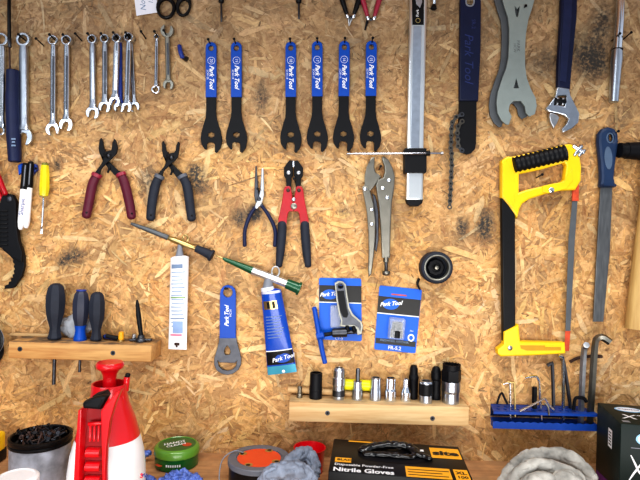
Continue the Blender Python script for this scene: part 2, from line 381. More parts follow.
    sc = nt.nodes.new('ShaderNodeVectorMath'); sc.operation = 'SCALE'; nt.links.new(at.outputs['Color'], sc.inputs[0]); nt.links.new(mu.outputs[0], sc.inputs['Scale'])
    L = nt.links.new; N_ = nt.nodes.new
    # fibre mottling that runs across neighbouring flakes
    w1 = N_('ShaderNodeTexNoise'); w1.inputs['Scale'].default_value = 62; w1.inputs['Detail'].default_value = 6; w1.inputs['Roughness'].default_value = .68; w1.inputs['Distortion'].default_value = 1.6
    L(tc.outputs['Object'], w1.inputs['Vector']); rp = N_('ShaderNodeValToRGB')
    for pos, c_ in ((.30, rgb(96,58,28)), (.41, rgb(182,124,64)), (.52, rgb(212,160,98)), (.66, rgb(242,210,156))):
        e = rp.color_ramp.elements[0] if pos == .30 else (rp.color_ramp.elements[1] if pos == .66 else rp.color_ramp.elements.new(pos))
        e.position = pos; e.color = (*c_, 1)
    L(w1.outputs['Fac'], rp.inputs['Fac'])
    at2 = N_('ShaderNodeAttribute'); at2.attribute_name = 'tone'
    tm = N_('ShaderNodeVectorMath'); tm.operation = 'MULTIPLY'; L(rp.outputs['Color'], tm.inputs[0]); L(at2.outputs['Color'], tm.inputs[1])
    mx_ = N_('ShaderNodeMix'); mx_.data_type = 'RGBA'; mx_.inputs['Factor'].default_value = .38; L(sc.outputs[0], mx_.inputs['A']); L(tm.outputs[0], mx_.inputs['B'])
    # soot and grease smudges where tools have rubbed
    tot = None
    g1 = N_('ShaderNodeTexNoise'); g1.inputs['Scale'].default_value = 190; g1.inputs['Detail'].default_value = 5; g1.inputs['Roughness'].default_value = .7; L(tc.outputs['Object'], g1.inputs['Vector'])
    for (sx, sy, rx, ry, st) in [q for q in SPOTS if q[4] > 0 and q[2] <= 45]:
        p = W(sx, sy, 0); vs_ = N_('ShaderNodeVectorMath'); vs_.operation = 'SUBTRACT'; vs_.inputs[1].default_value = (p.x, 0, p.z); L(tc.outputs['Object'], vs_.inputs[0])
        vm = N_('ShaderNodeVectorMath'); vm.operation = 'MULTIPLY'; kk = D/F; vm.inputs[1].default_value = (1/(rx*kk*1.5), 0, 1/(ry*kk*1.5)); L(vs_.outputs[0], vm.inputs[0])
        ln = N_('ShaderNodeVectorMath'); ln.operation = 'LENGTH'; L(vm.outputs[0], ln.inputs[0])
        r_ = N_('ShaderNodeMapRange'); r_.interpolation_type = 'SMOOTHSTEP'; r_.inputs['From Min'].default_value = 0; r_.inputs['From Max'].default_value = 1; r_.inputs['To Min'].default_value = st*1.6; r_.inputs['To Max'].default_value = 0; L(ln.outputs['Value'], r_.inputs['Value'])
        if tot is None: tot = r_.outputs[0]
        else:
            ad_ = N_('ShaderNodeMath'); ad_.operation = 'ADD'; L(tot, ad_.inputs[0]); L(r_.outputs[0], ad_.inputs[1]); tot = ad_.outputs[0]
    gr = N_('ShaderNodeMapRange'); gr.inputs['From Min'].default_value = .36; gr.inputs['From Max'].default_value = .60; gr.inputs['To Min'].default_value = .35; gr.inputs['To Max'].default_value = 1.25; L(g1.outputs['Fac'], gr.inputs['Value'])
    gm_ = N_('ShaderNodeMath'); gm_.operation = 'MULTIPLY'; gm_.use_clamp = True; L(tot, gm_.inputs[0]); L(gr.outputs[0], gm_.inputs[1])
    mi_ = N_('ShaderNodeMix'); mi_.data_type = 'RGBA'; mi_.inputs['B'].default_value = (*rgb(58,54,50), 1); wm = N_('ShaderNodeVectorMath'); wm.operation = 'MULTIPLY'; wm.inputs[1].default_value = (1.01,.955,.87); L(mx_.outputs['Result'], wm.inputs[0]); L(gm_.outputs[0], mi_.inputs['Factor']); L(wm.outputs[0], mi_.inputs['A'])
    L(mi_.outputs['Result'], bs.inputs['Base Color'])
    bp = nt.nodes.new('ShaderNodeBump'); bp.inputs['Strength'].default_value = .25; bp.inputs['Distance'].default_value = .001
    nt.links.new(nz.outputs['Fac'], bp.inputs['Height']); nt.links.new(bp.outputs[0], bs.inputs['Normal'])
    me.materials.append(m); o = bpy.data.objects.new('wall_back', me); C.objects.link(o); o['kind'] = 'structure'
osb()
vs, fs = boxg((0,-.22,ZB-.02), (.80,.22,.02))
bench = build('workbench_top', vs, fs, benchw, None, False); tag(bench, 'pale wooden workbench surface running along the foot of the board', 'workbench')
# ================================================================ NAILS
nail0 = None
def nail(px, py, L=.026, label='small dark nail in the board above the tools'):
    """px,py = where it leaves the board"""
    global nail0
    if nail0 is None:
        vs, fs = latheg([(.0011,0),(.0011,L-.0015),(.0024,L-.001),(.0024,L),(.0001,L+.0003)], (0,0,0), (0,-1,0.12), 10)
        me = bpy.data.meshes.new('nail'); me.from_pydata([tuple(v) for v in vs], [], fs); me.materials.append(blackm)
        nail0 = bpy.data.objects.new('nail', me); o = nail0
    else: o = nail0.copy()
    C.objects.link(o); o.location = W(px, py, 0); tag(o, label, 'nail', 'nails that the tools hang from'); return o
for p, lb in (((44,46), 'bare nail just right of the long flat chrome spanner'), ((82,41), 'bare nail midway between two spanner groups'), ((146,39), 'bare nail left of the small chrome spanner'),
          ((27,42),'nail inside the ring of the wide matt spanner'), ((57,42),'nail inside the ring of the first slim polished spanner'),((70,42),'nail inside the ring of the second slim polished spanner'),
          ((94,41),'nail inside the ring of the leftmost of the short spanners'),((107,41),'nail inside the ring of the spanner left of the blue handled one'),((119,40),'nail that carries the spanner paired with a blue handled one'),((131,40),'nail that carries the two crossed short spanners'),
          ((159,39),'nail holding the small spanner beside the grey double ended one'),((168,38),'nail under the upper jaw of the grey double ended spanner')):
    o = nail(*p, .026, lb); 
    del o['group']
# ================================================================ SPANNERS
def spanner(label, ring, rr, end, jr, w, m, t0=.004, jaw=15, group='chrome combination spanners', ringm=None, top='ring', bot='open', name='combination_spanner'):
    a = Vector((ring[0], ring[1])); b = Vector((end[0], end[1])); d = (b-a).normalized(); t1 = t0+.006; n = Vector((-d.y, d.x))
    r = thing(name, label, 'spanner', W(end[0], end[1]+jr, t0), group)
    s0 = a + d*rr*.85; s1 = b - d*jr*.75
    pts = [s0-n*w*.42, s0+n*w*.42, s0.lerp(s1,.1)+n*w*.5, s1.lerp(s0,.08)+n*w*.5, s1+n*w*.75, s1-n*w*.75, s1.lerp(s0,.08)-n*w*.5, s0.lerp(s1,.1)-n*w*.5]
    tm_ = (t0+t1)/2
    tube('shank', [tuple(s0), tuple(s0.lerp(s1,.08)), tuple(s0.lerp(s1,.92)), tuple(s1)], [w*.42,w*.5,w*.5,w*.7], m, r, t=tm_, flat=.72, power=2.6, n=20, cap=.1)
    plate('shank_panel', [tuple(s0.lerp(s1,.14)-n*w*.2), tuple(s0.lerp(s1,.14)+n*w*.2), tuple(s0.lerp(s1,.86)+n*w*.2), tuple(s0.lerp(s1,.86)-n*w*.2)], tm_+w*.36*K(0)-.0004, tm_+w*.36*K(0)+.0001, steelD if w < 6 else m, r, .0002)
    def openend(c, dirv, jr, nm):
        th0 = math.atan2(dirv.y, dirv.x)+math.radians(jaw); g = .43; pts = []
        for i in range(21):
            q = th0 + math.radians(32 + i*(296/20)); pts.append((c.x+jr*math.cos(q), c.y+jr*math.sin(q)))
        dv = Vector((math.cos(th0), math.sin(th0))); nv = Vector((-dv.y, dv.x))
        for s_, q in ((-1,.75),(-1,-.05),(-.55,-.42),(.55,-.42),(1,-.05),(1,.75)):
            pts.append(tuple(c + nv*s_*jr*g + dv*q*jr))
        plate(nm, pts, t0, t1, m, r, .0008)
    def ringend(c, rr, nm):
        plate(nm, [circ(c.x, c.y, rr, n=24), circ(c.x, c.y, rr*.62, n=12)], t0-.0008, t1+.0015, ringm or m, r, .0012)
    (ringend if top == 'ring' else (lambda c, q, n_: openend(c, -d, q, n_)))(a, rr, 'ring_end' if top == 'ring' else 'open_end')
    (ringend if bot == 'ring' else (lambda c, q, n_: openend(c, d, q, n_)))(b, jr, 'ring_end' if bot == 'ring' else 'open_end')
    return r
spanner('chrome ring spanner half cut off at the left edge beside a navy handle', (2,40), 7, (1,131), 5, 8, chrome, bot='ring', group='')
spanner('widest chrome spanner with flat shank, hanging right of the navy handle', (23.8,40), 7, (24,137), 9, 8.6, chromeW, t0=.006)
spanner('slim polished chrome spanner, left one of the long pair', (53.5,40.5), 5.2, (53,129.5), 6.8, 5.4, chrome, jaw=-15)
spanner('slim polished chrome spanner, right one of the long pair', (67,40.5), 5.4, (66.5,125), 6.8, 5.6, chrome, jaw=18)
spanner('leftmost and longest of the short chrome spanners', (92.5,39.5), 4.8, (93,113), 6.6, 6, chromeW, jaw=14)
spanner('short chrome spanner second from left in the short group', (105,39), 4.6, (105,107), 6, 5.4, chromeW, jaw=14)
spanner('short chrome spanner with a bright white jaw hung before a blue one', (117,38.5), 4.6, (115,102), 5.6, 6, chrome, t0=.009, jaw=20)
spanner('short chrome spanner hung in front on the rightmost nail of the short group', (129,37.5), 4.8, (127,107.5), 5, 5.4, chrome, t0=.009, jaw=18)
spanner('short chrome spanner hung behind on the rightmost nail of the short group', (131,38.5), 4.2, (134.5,107), 5.4, 3.8, chromeW, t0=.001, jaw=-16)
r = spanner('short spanner with a blue coated shank hanging behind a chrome one', (119,39), 4.2, (119.5,107.5), 5.4, 6, chromeW, t0=.001, jaw=10)
for ch in r.children:
    if ch.name.startswith('shank'): ch.data.materials[0] = dblue
spanner('smallest chrome spanner hanging beside a dull grey double ended one', (156.8,37.5), 2.6, (156,90), 4.2, 3.4, chrome, bot='ring')
spanner('dull grey double open ended spanner right of the smallest chrome one', (167.3,31), 6.6, (168.5,85), 5.4, 4.8, dullst, top='open', jaw=8, group='', name='open_ended_spanner')
for o in list(C.objects):
    if o.get('group') == '': del o['group']
    elif o.get('group') == 'chrome combination spanners': pass
# small blue hook
r = thing('wall_hook', 'tiny blue coated metal hook right of the dull grey spanner', 'hook', W(182,60,0))
tube('hook_sleeve', [(179.5,46,.012),(180.5,52,.016),(182.5,57.5,.014)], 2.2, dblue, r, sm=4); tube('screw_end', [(182.5,57.5,.014),(186.5,59,.0)], [1.6,2.6], steelD, r)
# navy handle and black rod
r = thing('long_screwdriver', 'long screwdriver hanging handle down with a round navy grip', 'screwdriver', W(14,163,.012))
tube('grip', [(13,71),(12.6,100),(13.6,135),(14.6,152),(14.8,161.5)], [6,6.5,6.6,6.3,5.9], navyr, r, t=.014, cap=.3, n=20)
tube('shaft', [(9.5,47),(9.8,71)], .9, rustd, r, t=.014)
tube('collar', [(13,70.2),(13,72.5)], 5.2, blackp, r, t=.014, cap=.2)
for y_, w_ in ((139,1.6),(142,1.1),(145.5,1.6)): plate('printed_mark', [(13-w_,y_-.8),(14+w_,y_-.8),(14+w_,y_+.8),(13-w_,y_+.8)], .0248,.0256, grayink, r, .00005)
r = thing('black_rod', 'thin black rod reaching down from the top left above the navy grip', 'rod', W(9.5,48,.014))
tube('rod', [(9,-12),(9.3,38)], 1.7, blackp, r, t=.014); tube('rod_tip', [(9.3,38),(9.8,47)], [1.9,1.6], steelD, r, t=.014)
# ================================================================ TOP EDGE ITEMS
r = thing('paper_note', 'small white paper note with handwriting at the top edge', 'note', W(147,15,.004))
plate('sheet', [(133.5,-8),(156.5,-8),(157.5,12.5),(136.5,15.8)], .003, .0036, paper, r, .0001)
text('Nov', 143, 4, 6, 97, .0038, grayink, r, 'handwriting', shear=.3); text('15', 151, 1, 5, 95, .0038, grayink, r, 'handwriting', shear=.3)
r = thing('scissors', 'black scissors hanging with two finger loops below the top edge', 'scissors', W(174,19,.006))
plate('finger_loop', [circ(166,7.5,9.8,12,24), circ(166,8.5,6.4,7.8,20)], .005, .013, blackg, r, .003)
plate('finger_loop', [circ(183.5,5.5,7.8,11.5,24,10), circ(184,7.5,4.6,6.8,20,10)], .004, .011, blackp, r, .003)
plate('blade', [(168,-30),(174,-30),(180,-3),(176,0),(170,-2)], .005,.008, steelD, r); plate('blade', [(176,-30),(181,-30),(179,-2),(173,0),(172,-6)], .0085,.011, steelD, r)
for (x, lb, ytip) in ((221.5,'thin screwdriver shaft hanging from the top edge above the blue cone spanners',21.5),(299,'short screwdriver shaft with black collar at the top edge above centre',19)):
    r = thing('screwdriver', lb, 'screwdriver', W(x, ytip, .008))
    tube('blade', [(x-.5,-10),(x,ytip-2.5),(x,ytip)], [1.1,1.1,.9], steelD, r, t=.01); tube('collar', [(x-.6,-14),(x-.3,2)], [3.6,2.6] if x < 260 else [3.4,2.9], blackp, r, t=.01)
    tube('grip', [(x-1,-50),(x-.8,-14)], 6, blackp, r, t=.01)
for (cx, cy, gm, lb) in ((350.5,15,blackp,'small pliers with black handles poking down from the top edge'),(371,17,burg2,'small pliers with dark red handles poking down from the top edge')):
    r = thing('snipe_pliers', lb, 'pliers', W(cx, cy+12, .004))
    for s in (-1,1):
        tube('handle', [(cx+s*10,-22,.009),(cx+s*10.2,-8,.009),(cx+s*7,4,.009),(cx+s*3.6,cy-1,.009)], [2.6,2.8,2.6,1.9], gm, r, sm=4)
        tube('jaw', [(cx+s*3.8,cy-1,.008),(cx+s*2.6,cy+3,.007)], [2.1,2], chrome, r, n=10)
        if gm is blackp: tube('nose', [(cx+s*1.6,cy+3,.007),(cx-1.5,cy+11,.004)], [1.3,.5], steel, r, n=8)
    if gm is not blackp: tube('nose', [(cx-3,cy+2,.007),(cx-6,cy+13,.003)], [1.6,.8], blackm, r, n=8)
    screwhead(cx, cy+2.5, .0105, 1.6, steelD, r, 'pivot_rivet')
r = thing('hex_driver', 'chrome driver with a black ball tip beside the aluminium gauge', 'driver', W(434,10,.006))
tube('shaft', [(434.5,-12),(434.2,5)], 1.6, chrome, r, t=.008); tube('tip', [(434.2,5),(433.6,8.5)], [2,3.2], blackp, r, t=.008)
# ================================================================ CONE SPANNERS
cone_first = None
def cone(c, dy, num, label, dx=0):
    r = thing('cone_spanner', label, 'spanner', W(c, 152.5+dy, .004), 'blue and black cone spanners')
    T0, T1 = .006, .0095
    Y = lambda lst: [(c+a+dx*(b-48)/100, b+dy) for a, b in lst]
    hole = Y([(x, 48+y) for x, y in circ(0,0,2.6,3)])
    g = Y([(-5.4,97),(-5.4,48),(-5.1,45.3),(-3.8,43.2),(-1.6,42.1),(1.6,42.1),(3.8,43.2),(5.1,45.3),(5.4,48),(5.4,97)])
    sl_ = plate('handle_sleeve', [g, hole], T0-.0012, T1+.0012, blue, r, .0008)
    head = Y([(-5,96),(5,96),(4.9,112),(5.8,119),(8.6,128),(10.6,136),(10.8,141),(9.4,147.5),(5.6,152.6),(3.6,151.5),(3.9,144.5),(2.4,142.2),(-2.4,141.8),(-4.2,143.5),(-4.4,149.3),(-6.5,148.6),(-9.6,144),(-10.6,138.5),(-9.9,132),(-7.6,124),(-5.5,117),(-5,110)])
    plate('steel_head', [head, Y(circ(0,134.5,2.9,3.6,6,90))], T0, T1, blackm, r, .0006)
    ang = -90
    t = T1+.00125; xx = lambda y: c+dx*(y-48)/100
    text('Park Tool', xx(76)+.3, 76.5+dy, 4.7, ang, t, white, r, shear=.35, bold=.03, sx=.95).parent = sl_
    text('SCW-%s' % num, xx(74)-3.7, 74+dy, 2.1, ang, t, white, r).parent = sl_
    text(num, xx(60), 60+dy, 3.3, ang, t, white, r, 'size_number', sx=.9).parent = sl_
    plate('number_ring', [circ(xx(60),60+dy,3.7,3.7,20), circ(xx(60),60+dy,3.35,3.35,20)], t, t+.0002, white, r, .00001).parent = sl_
    nl = nail(c, 46+dy, .022, 'nail through the hole of the %s cone spanner' % label.split(' of')[0].split(' cone')[0]); del nl['group']
    return r
cone(211.3,.6,'20','leftmost of the blue handled black cone spanners'); cone(236.5,.4,'19','second cone spanner from the left, close beside the leftmost one')
cone(290.8,.3,'18','third cone spanner from the left, first of the close row of four'); cone(317.2,-.3,'17','fourth cone spanner from the left, second in the close row of four')
cone(344.3,-.5,'16','fifth cone spanner from the left, third in the close row of four', -1); cone(371.3,-.7,'15','rightmost cone spanner, next to the aluminium gauge', -1)
# ================================================================ LINK PLIERS
def link_pliers(label, tl, tr, ol, orr, pv, lh, rh, grip, col):
    r = thing('chain_link_pliers', label, 'pliers', W(pv[0], lh[-1][1]+4, .004)); cx, cy = pv
    plate('jaw', [tl,(tl[0]-1.6,tl[1]+1.5),ol,(ol[0]+1.2,ol[1]+6),(cx-4,cy+3),(cx+3,cy+9),(cx+9,cy+15),(rh[0][0]+3,rh[0][1]),(rh[0][0]-4,rh[0][1]+2),(cx+.5,cy+12),(cx-4,cy+6),(cx-4,cy-2),(cx-2.5,cy-5),(tl[0]+2.6,cy-7),(tl[0]+2.0,tl[1]+4)], .008,.0125, blackm, r, .001)
    plate('jaw', [tr,(tr[0]+1.6,tr[1]+1.5),orr,(orr[0]-1.2,orr[1]+6),(cx+4,cy+3),(cx-3,cy+9),(lh[0][0]+4,lh[0][1]-5),(lh[0][0]+2.6,lh[0][1]+2),(lh[0][0]-3.4,lh[0][1]),(cx-7,cy+9),(cx-3.5,cy+2),(cx-4,cy-3.5),(cx+3,cy-5),(tr[0]-2.6,cy-7),(tr[0]-2.0,tr[1]+4)], .0128,.0172, blackm, r, .001)
    screwhead(cx, cy, .0172, 3.0, blackg, r, 'pivot_bolt'); screwhead(cx, cy, .019, 1.6, steelD, r, 'pivot_bolt')
    tube('return_spring', [(cx,cy+8,.011),(cx+1,cy+13,.014),(cx-.5,cy+17,.014)], 1.1, blackm, r, sm=3, n=8)
    for h in (lh, rh):
        tube('grip', [(x, y, .0125) for x, y in h], [4.2]+[4.7]*(len(h)-2)+[4.4], grip, r, sm=5, flat=.85, cap=1.2, n=18)
        tube('grip_collar', [(h[0][0]+(h[0][0]-h[1][0])*.12, h[0][1]-1.2,.0125),(h[0][0]+(h[1][0]-h[0][0])*.18, h[0][1]+1.6,.0125)], [5.1,5.2], col, r, flat=.9, cap=.3, n=18)
        e = h[-1]; screwhead(e[0]+.3, e[1]-3.5, .0125+.85*4.5*K(0)-.0008, 1.0, blackg, r, 'hang_hole')
    return r
link_pliers('chain link pliers with burgundy grips below the short spanners', (101.5,138),(114.5,139),(98.8,148.5),(118,147.5),(108.3,155.5), [(97,175),(92.7,184),(89.6,199),(86.3,216)], [(121,174.5),(124.8,184),(129,201),(131.7,217)], burg, burg2)
link_pliers('chain link pliers with charcoal grips left of the cone spanners', (163.8,141),(178.4,141.5),(162.3,151),(179.2,151),(171.3,157.5), [(159.6,176.5),(155.2,186),(152,203),(150.6,218.5)], [(182.4,176.5),(187,186),(189.8,204),(191.6,219)], rubber, mat('light_collar', rgb(92,96,106), .5))
# needle nose
r = thing('needle_nose_pliers', 'slim needle nose pliers with thin navy handles', 'pliers', W(259,247,.004))
plate('jaw', [(255.4,166),(256.8,166),(258.4,188),(259.5,198),(263,204),(263.5,208),(261,208),(255.5,202),(254.2,196),(254.6,186)], .008,.0115, steelD, r, .0012)
plate('jaw', [(261.6,168),(263.6,168),(264.3,186),(264.2,196),(262,203),(257,209),(254.6,208),(255.5,204),(258.5,198),(260.2,190)], .0105,.0135, steel, r, .0012)
screwhead(259, 199, .0137, 2.2, steelD, r, 'pivot_rivet')
tube('handle', [(256.5,206),(250.3,215),(245,230),(244.8,246)], [1.6,1.9,1.9,1.9], navyr, r, t=.0105, sm=6); tube('handle', [(262,206),(269,216),(275,230),(274.8,246)], [1.6,1.9,1.9,1.9], navyr, r, t=.0105, sm=6)
nail(259.5,192,.02,'nail holding up the needle nose pliers').pop('group')
# bolt cutter
r = thing('bolt_cutter', 'small bolt cutter with red plates, black head and black grips', 'bolt cutter', W(294,268,.004))
for s in (-1,1):
    X = lambda v: 293.5+s*v
    plate('blade', [(X(.5),161),(X(4),160.3),(X(7),164),(X(9.6),168),(X(9.5),176),(X(7.5),179),(X(7),190),(X(2.2),190),(X(2),178),(X(.5),176)], .009,.014, blackm, r, .0012)
    plate('arm_plate', [(X(2.8),187),(X(4.5),186),(X(8),186.5),(X(9.6),189),(X(11.5),202),(X(15),219),(X(15.3),225),(X(7),225),(X(5.6),214),(X(4.2),211.5),(X(.25),211.5),(X(.25),201)], .0105,.0165, redp, r, .001)
    tube('grip', [(X(11.2),223),(X(11.6),232),(X(13),250),(X(14.6),266)], [4.4,4.6,4.4,3.2], rubber, r, t=.0135, sm=4, flat=.85, n=18)
    screwhead(X(5), 172.7, .014, 2.2, steel, r); screwhead(X(5.4), 190.3, .0165, 1.9, rustd, r)
plate('cutting_edge', [(292.7,161),(294.3,161),(294.3,167),(292.7,167)], .011,.0146, chrome, r, .0002)
screwhead(293.6,199.5,.0165,2.1,steel,r); screwhead(293.8,206.3,.0165,3.2,nickel,r)
nail(295,182,.02,'nail carrying the red bolt cutter').pop('group')
# locking pliers
r = thing('locking_pliers', 'worn nickel locking pliers with jaws upward', 'locking pliers', W(380,277,.004))
plate('body', [(381.5,157),(384.5,156.6),(388.5,160),(392.5,168),(394.8,176),(394.2,188),(391.8,202),(390.6,226),(390,258),(381.8,258),(380.6,228),(378.8,205),(376.6,192),(375.8,185),(377.8,180),(383,177.5),(384.6,172),(384.2,166.5),(382.4,162)], .011,.0185, nickel, r, .0022)
plate('lower_jaw', [(374.6,157),(371,158),(366.4,167),(364.6,176),(364.3,184),(363.8,190),(368,193),(374,187),(379,180),(381,177),(378.5,174.5),(375.6,172.5),(374.2,168),(374.6,162)], .006,.0125, nickel, r, .0016)
plate('lever', [(362,187.5),(363.5,185.4),(367,186.4),(370,191),(373.6,204),(375.6,222),(375.2,240),(373.6,258),(371.5,274),(368.6,277),(367.9,270),(368.6,252),(368.2,232),(366.6,212),(364,198)], .0135,.0195, nickel, r, .0018)
plate('inner_link', [(372,193),(375.5,196),(378.5,212),(378.5,240),(376.5,252),(374.6,250),(376,232),(374.6,212)], .007,.011, steelD, r, .001)
tube('adjusting_screw', [(386,256),(386.2,271)], 1.7, steelD, r, t=.0145); tube('screw_collar', [(386,257),(386,262)], 2.8, nickel, r, t=.0145, cap=.3)
lathe('screw_knob', [(.003,0),(.0066,.001),(.0072,.003),(.0072,.0055),(.0055,.0085),(.0001,.0092)], W(386.3,270.5,.0145), nickel, r, (0,0,-1), 20, 50)
for p in ((389,180.5),(382.6,188.3),(387.2,197.8)): screwhead(*p, .0185, 2.1, chrome, r)
for p in ((363.9+1,189.3),(371.6,209.8),(371.6,224.4)): screwhead(*p, .0195, 2, chrome, r)
nail(379,170,.02,'nail inside the jaws of the locking pliers').pop('group')
# ================================================================ ALUMINIUM GAUGE
r = thing('alignment_gauge', 'long aluminium bar gauge with black slider and thin cross rod', 'gauge', W(414,206,.008))
plate('bar', [(409.8,-14),(427.2,-14),(423.6,120),(422.6,200.5),(405.8,200.5),(407,120)], .004,.016, alu, r, .0035)
plate('bar_groove', [(413.4,26),(421.6,26),(419.2,148),(410.6,148)], .0158,.0166, chromeW, r, .0004)
plate('end_cap', [(405.4,199.5),(422.8,199.5),(421.6,203.5),(418,206.4),(410,206.4),(406.5,203.5)], .0035,.0165, blackp, r, .002)
plate('label_panel', [(411.6,-12),(424.2,-12),(423.8,24.8),(412.4,24.8)], .0165,.0171, blackg, r, .0003)
plate('label_window', [(414.6,-10),(421.6,-10),(422.2,2),(420,8),(416.2,4)], .0171,.0174, chromeW, r, .0001)
text('Park', 417.6, 13, 3.2, 90, .0174, white, r); plate('label_mark', [circ(418,20.5,2.5), circ(418,20.5,1.9)], .0171,.0174, brass, r, .00001)
plate('slider', rrect(403.6,149,425.6,173.6,1.4), .002,.0215, blackp, r, .0015)
tube('cross_rod', [(347,153.8),(443,153.2)], 1.15, chrome, r, t=.024, n=12); tube('clamp_knob', [(425.5,153.4),(429.8,153.4)], [2.4,2.6], blackp, r, t=.022, cap=.3)
tube('rod_stop', [(441.2,153.2),(443,153.2)], 1.8, steel, r, t=.024, cap=.3)
# ================================================================ CHAIN WHIP
r = thing('chain_whip', 'long chain whip with dark navy grip and a dangling steel chain', 'chain whip', W(458,208,.004))
plate('steel_bar', [(459,96),(476.4,96),(475.8,142),(474.8,149),(471,153.4),(466.6,154.6),(461.8,152.4),(458.4,147),(458.2,130)], .006,.011, blackm, r, .0008)
plate('grip', [[(459.8,-14),(480.6,-14),(480,50),(477.6,101.4),(458.8,101.4),(459.2,50)], rrect(466.4,-7,473.6,5.8,3.4)], .004,.0135, navyh, r, .002)
plate('hang_ring', [rrect(465.4,-8,474.6,6.8,4), rrect(466.8,-6.5,473.2,5.4,3)], .0128,.0144, grayp, r, .0003)
text('Park Tool', 468.6, 58, 9.5, -90, .0137, bpy.data.materials.get('deep_navy_ink') or mat('deep_navy_ink', rgb(24,40,96), .5), r, 'embossed_lettering', shear=.3, sx=1.0); text('SR-2', 473.4, 24, 4, -90, .0137, bpy.data.materials.get('deep_navy_ink') or mat('deep_navy_ink', rgb(24,40,96), .5), r, 'embossed_lettering')
def chain(pts, wpx, r):
    for i in range(len(pts)-1):
        a, b = Vector(pts[i][:2]), Vector(pts[i+1][:2]); t = .0135 + (.0016 if i % 2 else 0); d = (b-a).normalized(); n = Vector((-d.y, d.x)); o = []
        for k in range(9):
            q = math.pi/2 + math.pi*k/8; o.append(tuple(a + d*math.cos(q)*wpx + n*math.sin(q)*wpx))
        o.append(tuple((a+b)/2 - n*wpx*.55))
        for k in range(9):
            q = -math.pi/2 + math.pi*k/8; o.append(tuple(b + d*math.cos(q)*wpx + n*math.sin(q)*wpx))
        o.append(tuple((a+b)/2 + n*wpx*.55))
        plate('chain_link', [o, circ(a.x,a.y,wpx*.45,n=8), circ(b.x,b.y,wpx*.45,n=8)], t, t+.0012, mat('chain_steel', rgb(92,88,82), .4, .8, .2, 60) if (i == 0 and not bpy.data.materials.get('chain_steel')) else (bpy.data.materials['chain_steel'] if i % 2 else steelD), r, .0002)
        lathe('chain_pin', [(wpx*.5*K(t),0),(wpx*.5*K(t),.0016),(.0001,.0018)], W(a.x,a.y,t), blackm, r, (0,-1,0), 8)
chain([(462,121.5),(458,126.5),(457.3,133),(457.7,139.5),(458.2,146),(462,150.5)], 2.6, r)
chain([(461.8,114.5),(456.2,117),(452.4,122.5),(451.4,129),(451.2,135.5),(451,142),(450.8,148),(451.6,153.5),(451.4,159.5),(451.8,165.5),(451.2,171.5),(451.2,177.5),(450.8,183.5),(450.8,189.5),(450.2,195.5),(450,201),(449.6,207)], 2.5, r)
# ================================================================ HEADSET SPANNERS
def headset(dx, dy, t0, label, ms, hole):
    P = [(501,-14),(501.5,-2),(504.5,8),(507.8,18),(509,30),(508.8,44),(508,58),(506,68),(501.2,81),(497.4,93),(496.2,103),(497.2,113),(501,120.5),(506,124.8),(508.6,124.6),(511.4,116.5),(508.4,111),(509.4,105),(513.2,101.4),(520.6,101.2),(524.4,106.5),(525.6,113),(529,116.8),(534.6,114.2),(536.4,106),(535.2,98),(530.4,89),(526.4,78),(524.8,66),(524.8,48),(525.6,34),(528,20),(532,8),(534.6,-2),(535,-14)]
    P = [(x+dx, y+dy) for x, y in P]; hs = [[(x+dx, y+dy) for x, y in h] for h in hole]
    r = thing('headset_spanner', label, 'spanner', W(514+dx, 125+dy, t0))
    plate('body', [P]+hs, t0, t0+.004, ms, r, .0005)
    return r
tri = [[(516,78.5),(518.6,88.4),(513.4,88.4)], [(514.4,6),(517,9.5),(519.6,6.4),(518.6,12),(517.4,17.4),(516,17),(514.8,12)]]
r = headset(0,0,.016,'broad grey plate headset spanner hanging in front', zinc, tri)
text('PARK', 518.2, 46, 3.6, -90, .0201, zincedge, r, 'stamped_lettering'); text('HCW', 514.8, 48, 2.8, -90, .0201, zincedge, r, 'stamped_lettering')
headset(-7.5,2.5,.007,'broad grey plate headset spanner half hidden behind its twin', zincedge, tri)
nail(520,14,.03,'nail through the two grey headset spanners').pop('group')
# ================================================================ ADJUSTABLE WRENCH
r = thing('adjustable_wrench', 'adjustable wrench with navy sleeve and bright open jaws', 'wrench', W(560,133,.006))
plate('grip', [(560.4,-14),(576.8,-14),(575.6,20),(571.6,60),(569,89.6),(556.2,88),(557,60),(559.6,20)], .006,.017, navyh, r, .003)
plate('grip_inlay', [(564,-14),(572.5,-14),(571.4,20),(568,60),(566,82),(559.6,81),(560.6,60),(563,20)], .0168,.018, navyr, r, .001)
plate('head', [[(556.4,87.5),(568.6,89),(569.6,96),(574.2,105),(578.6,114),(577.4,123),(570.5,129.4),(561.8,133),(560.8,129.6),(566,124),(567.6,119.6),(563.6,115.6),(556,113.6),(548.4,112),(544.8,109.4),(549,104),(554.4,97)], [(557,96.6),(565.6,96),(563.6,107),(553.6,105)]], .008,.0155, chromeW, r, .0015)
plate('moving_jaw', [(549.2,113.2),(556.6,114.8),(558.6,118),(556.4,123.4),(553,129),(550,123),(548.6,117.4)], .0085,.015, steel, r, .0015)
for i in range(4): tube('worm_thread', [(555.4+i*2.7,98),(554.4+i*2.7,105.2)], 1.15, blackm if i%2 == 0 else steel, r, t=.0145, n=8)
tube('worm_screw', [(554.6,101.4),(564.6,101.8)], 3, blackm, r, t=.0125, n=12)
# chrome breaker bar
r = thing('torque_bar', 'chrome round bar with a thicker knurled end at the top right', 'bar', W(614,102,.006))
tube('shaft', [(620.8,-14),(619.6,20),(617.4,50)], [3.9,4,4.2], chrome, r, t=.012, cap=0, n=20); tube('sleeve', [(617.2,50),(616.6,60),(615.8,70),(613.6,102)], [4.9,5.5,5,4.4], chromeW, r, t=.012, cap=.3, n=20)
tube('retaining_ring', [(617.6,49),(617.4,51.2)], 4.9, blackm, r, t=.012, cap=.2, n=20)
nail(611.5,41,.022,'nail left of the chrome round bar').pop('group'); nail(622.5,40,.022,'nail right of the chrome round bar').pop('group')
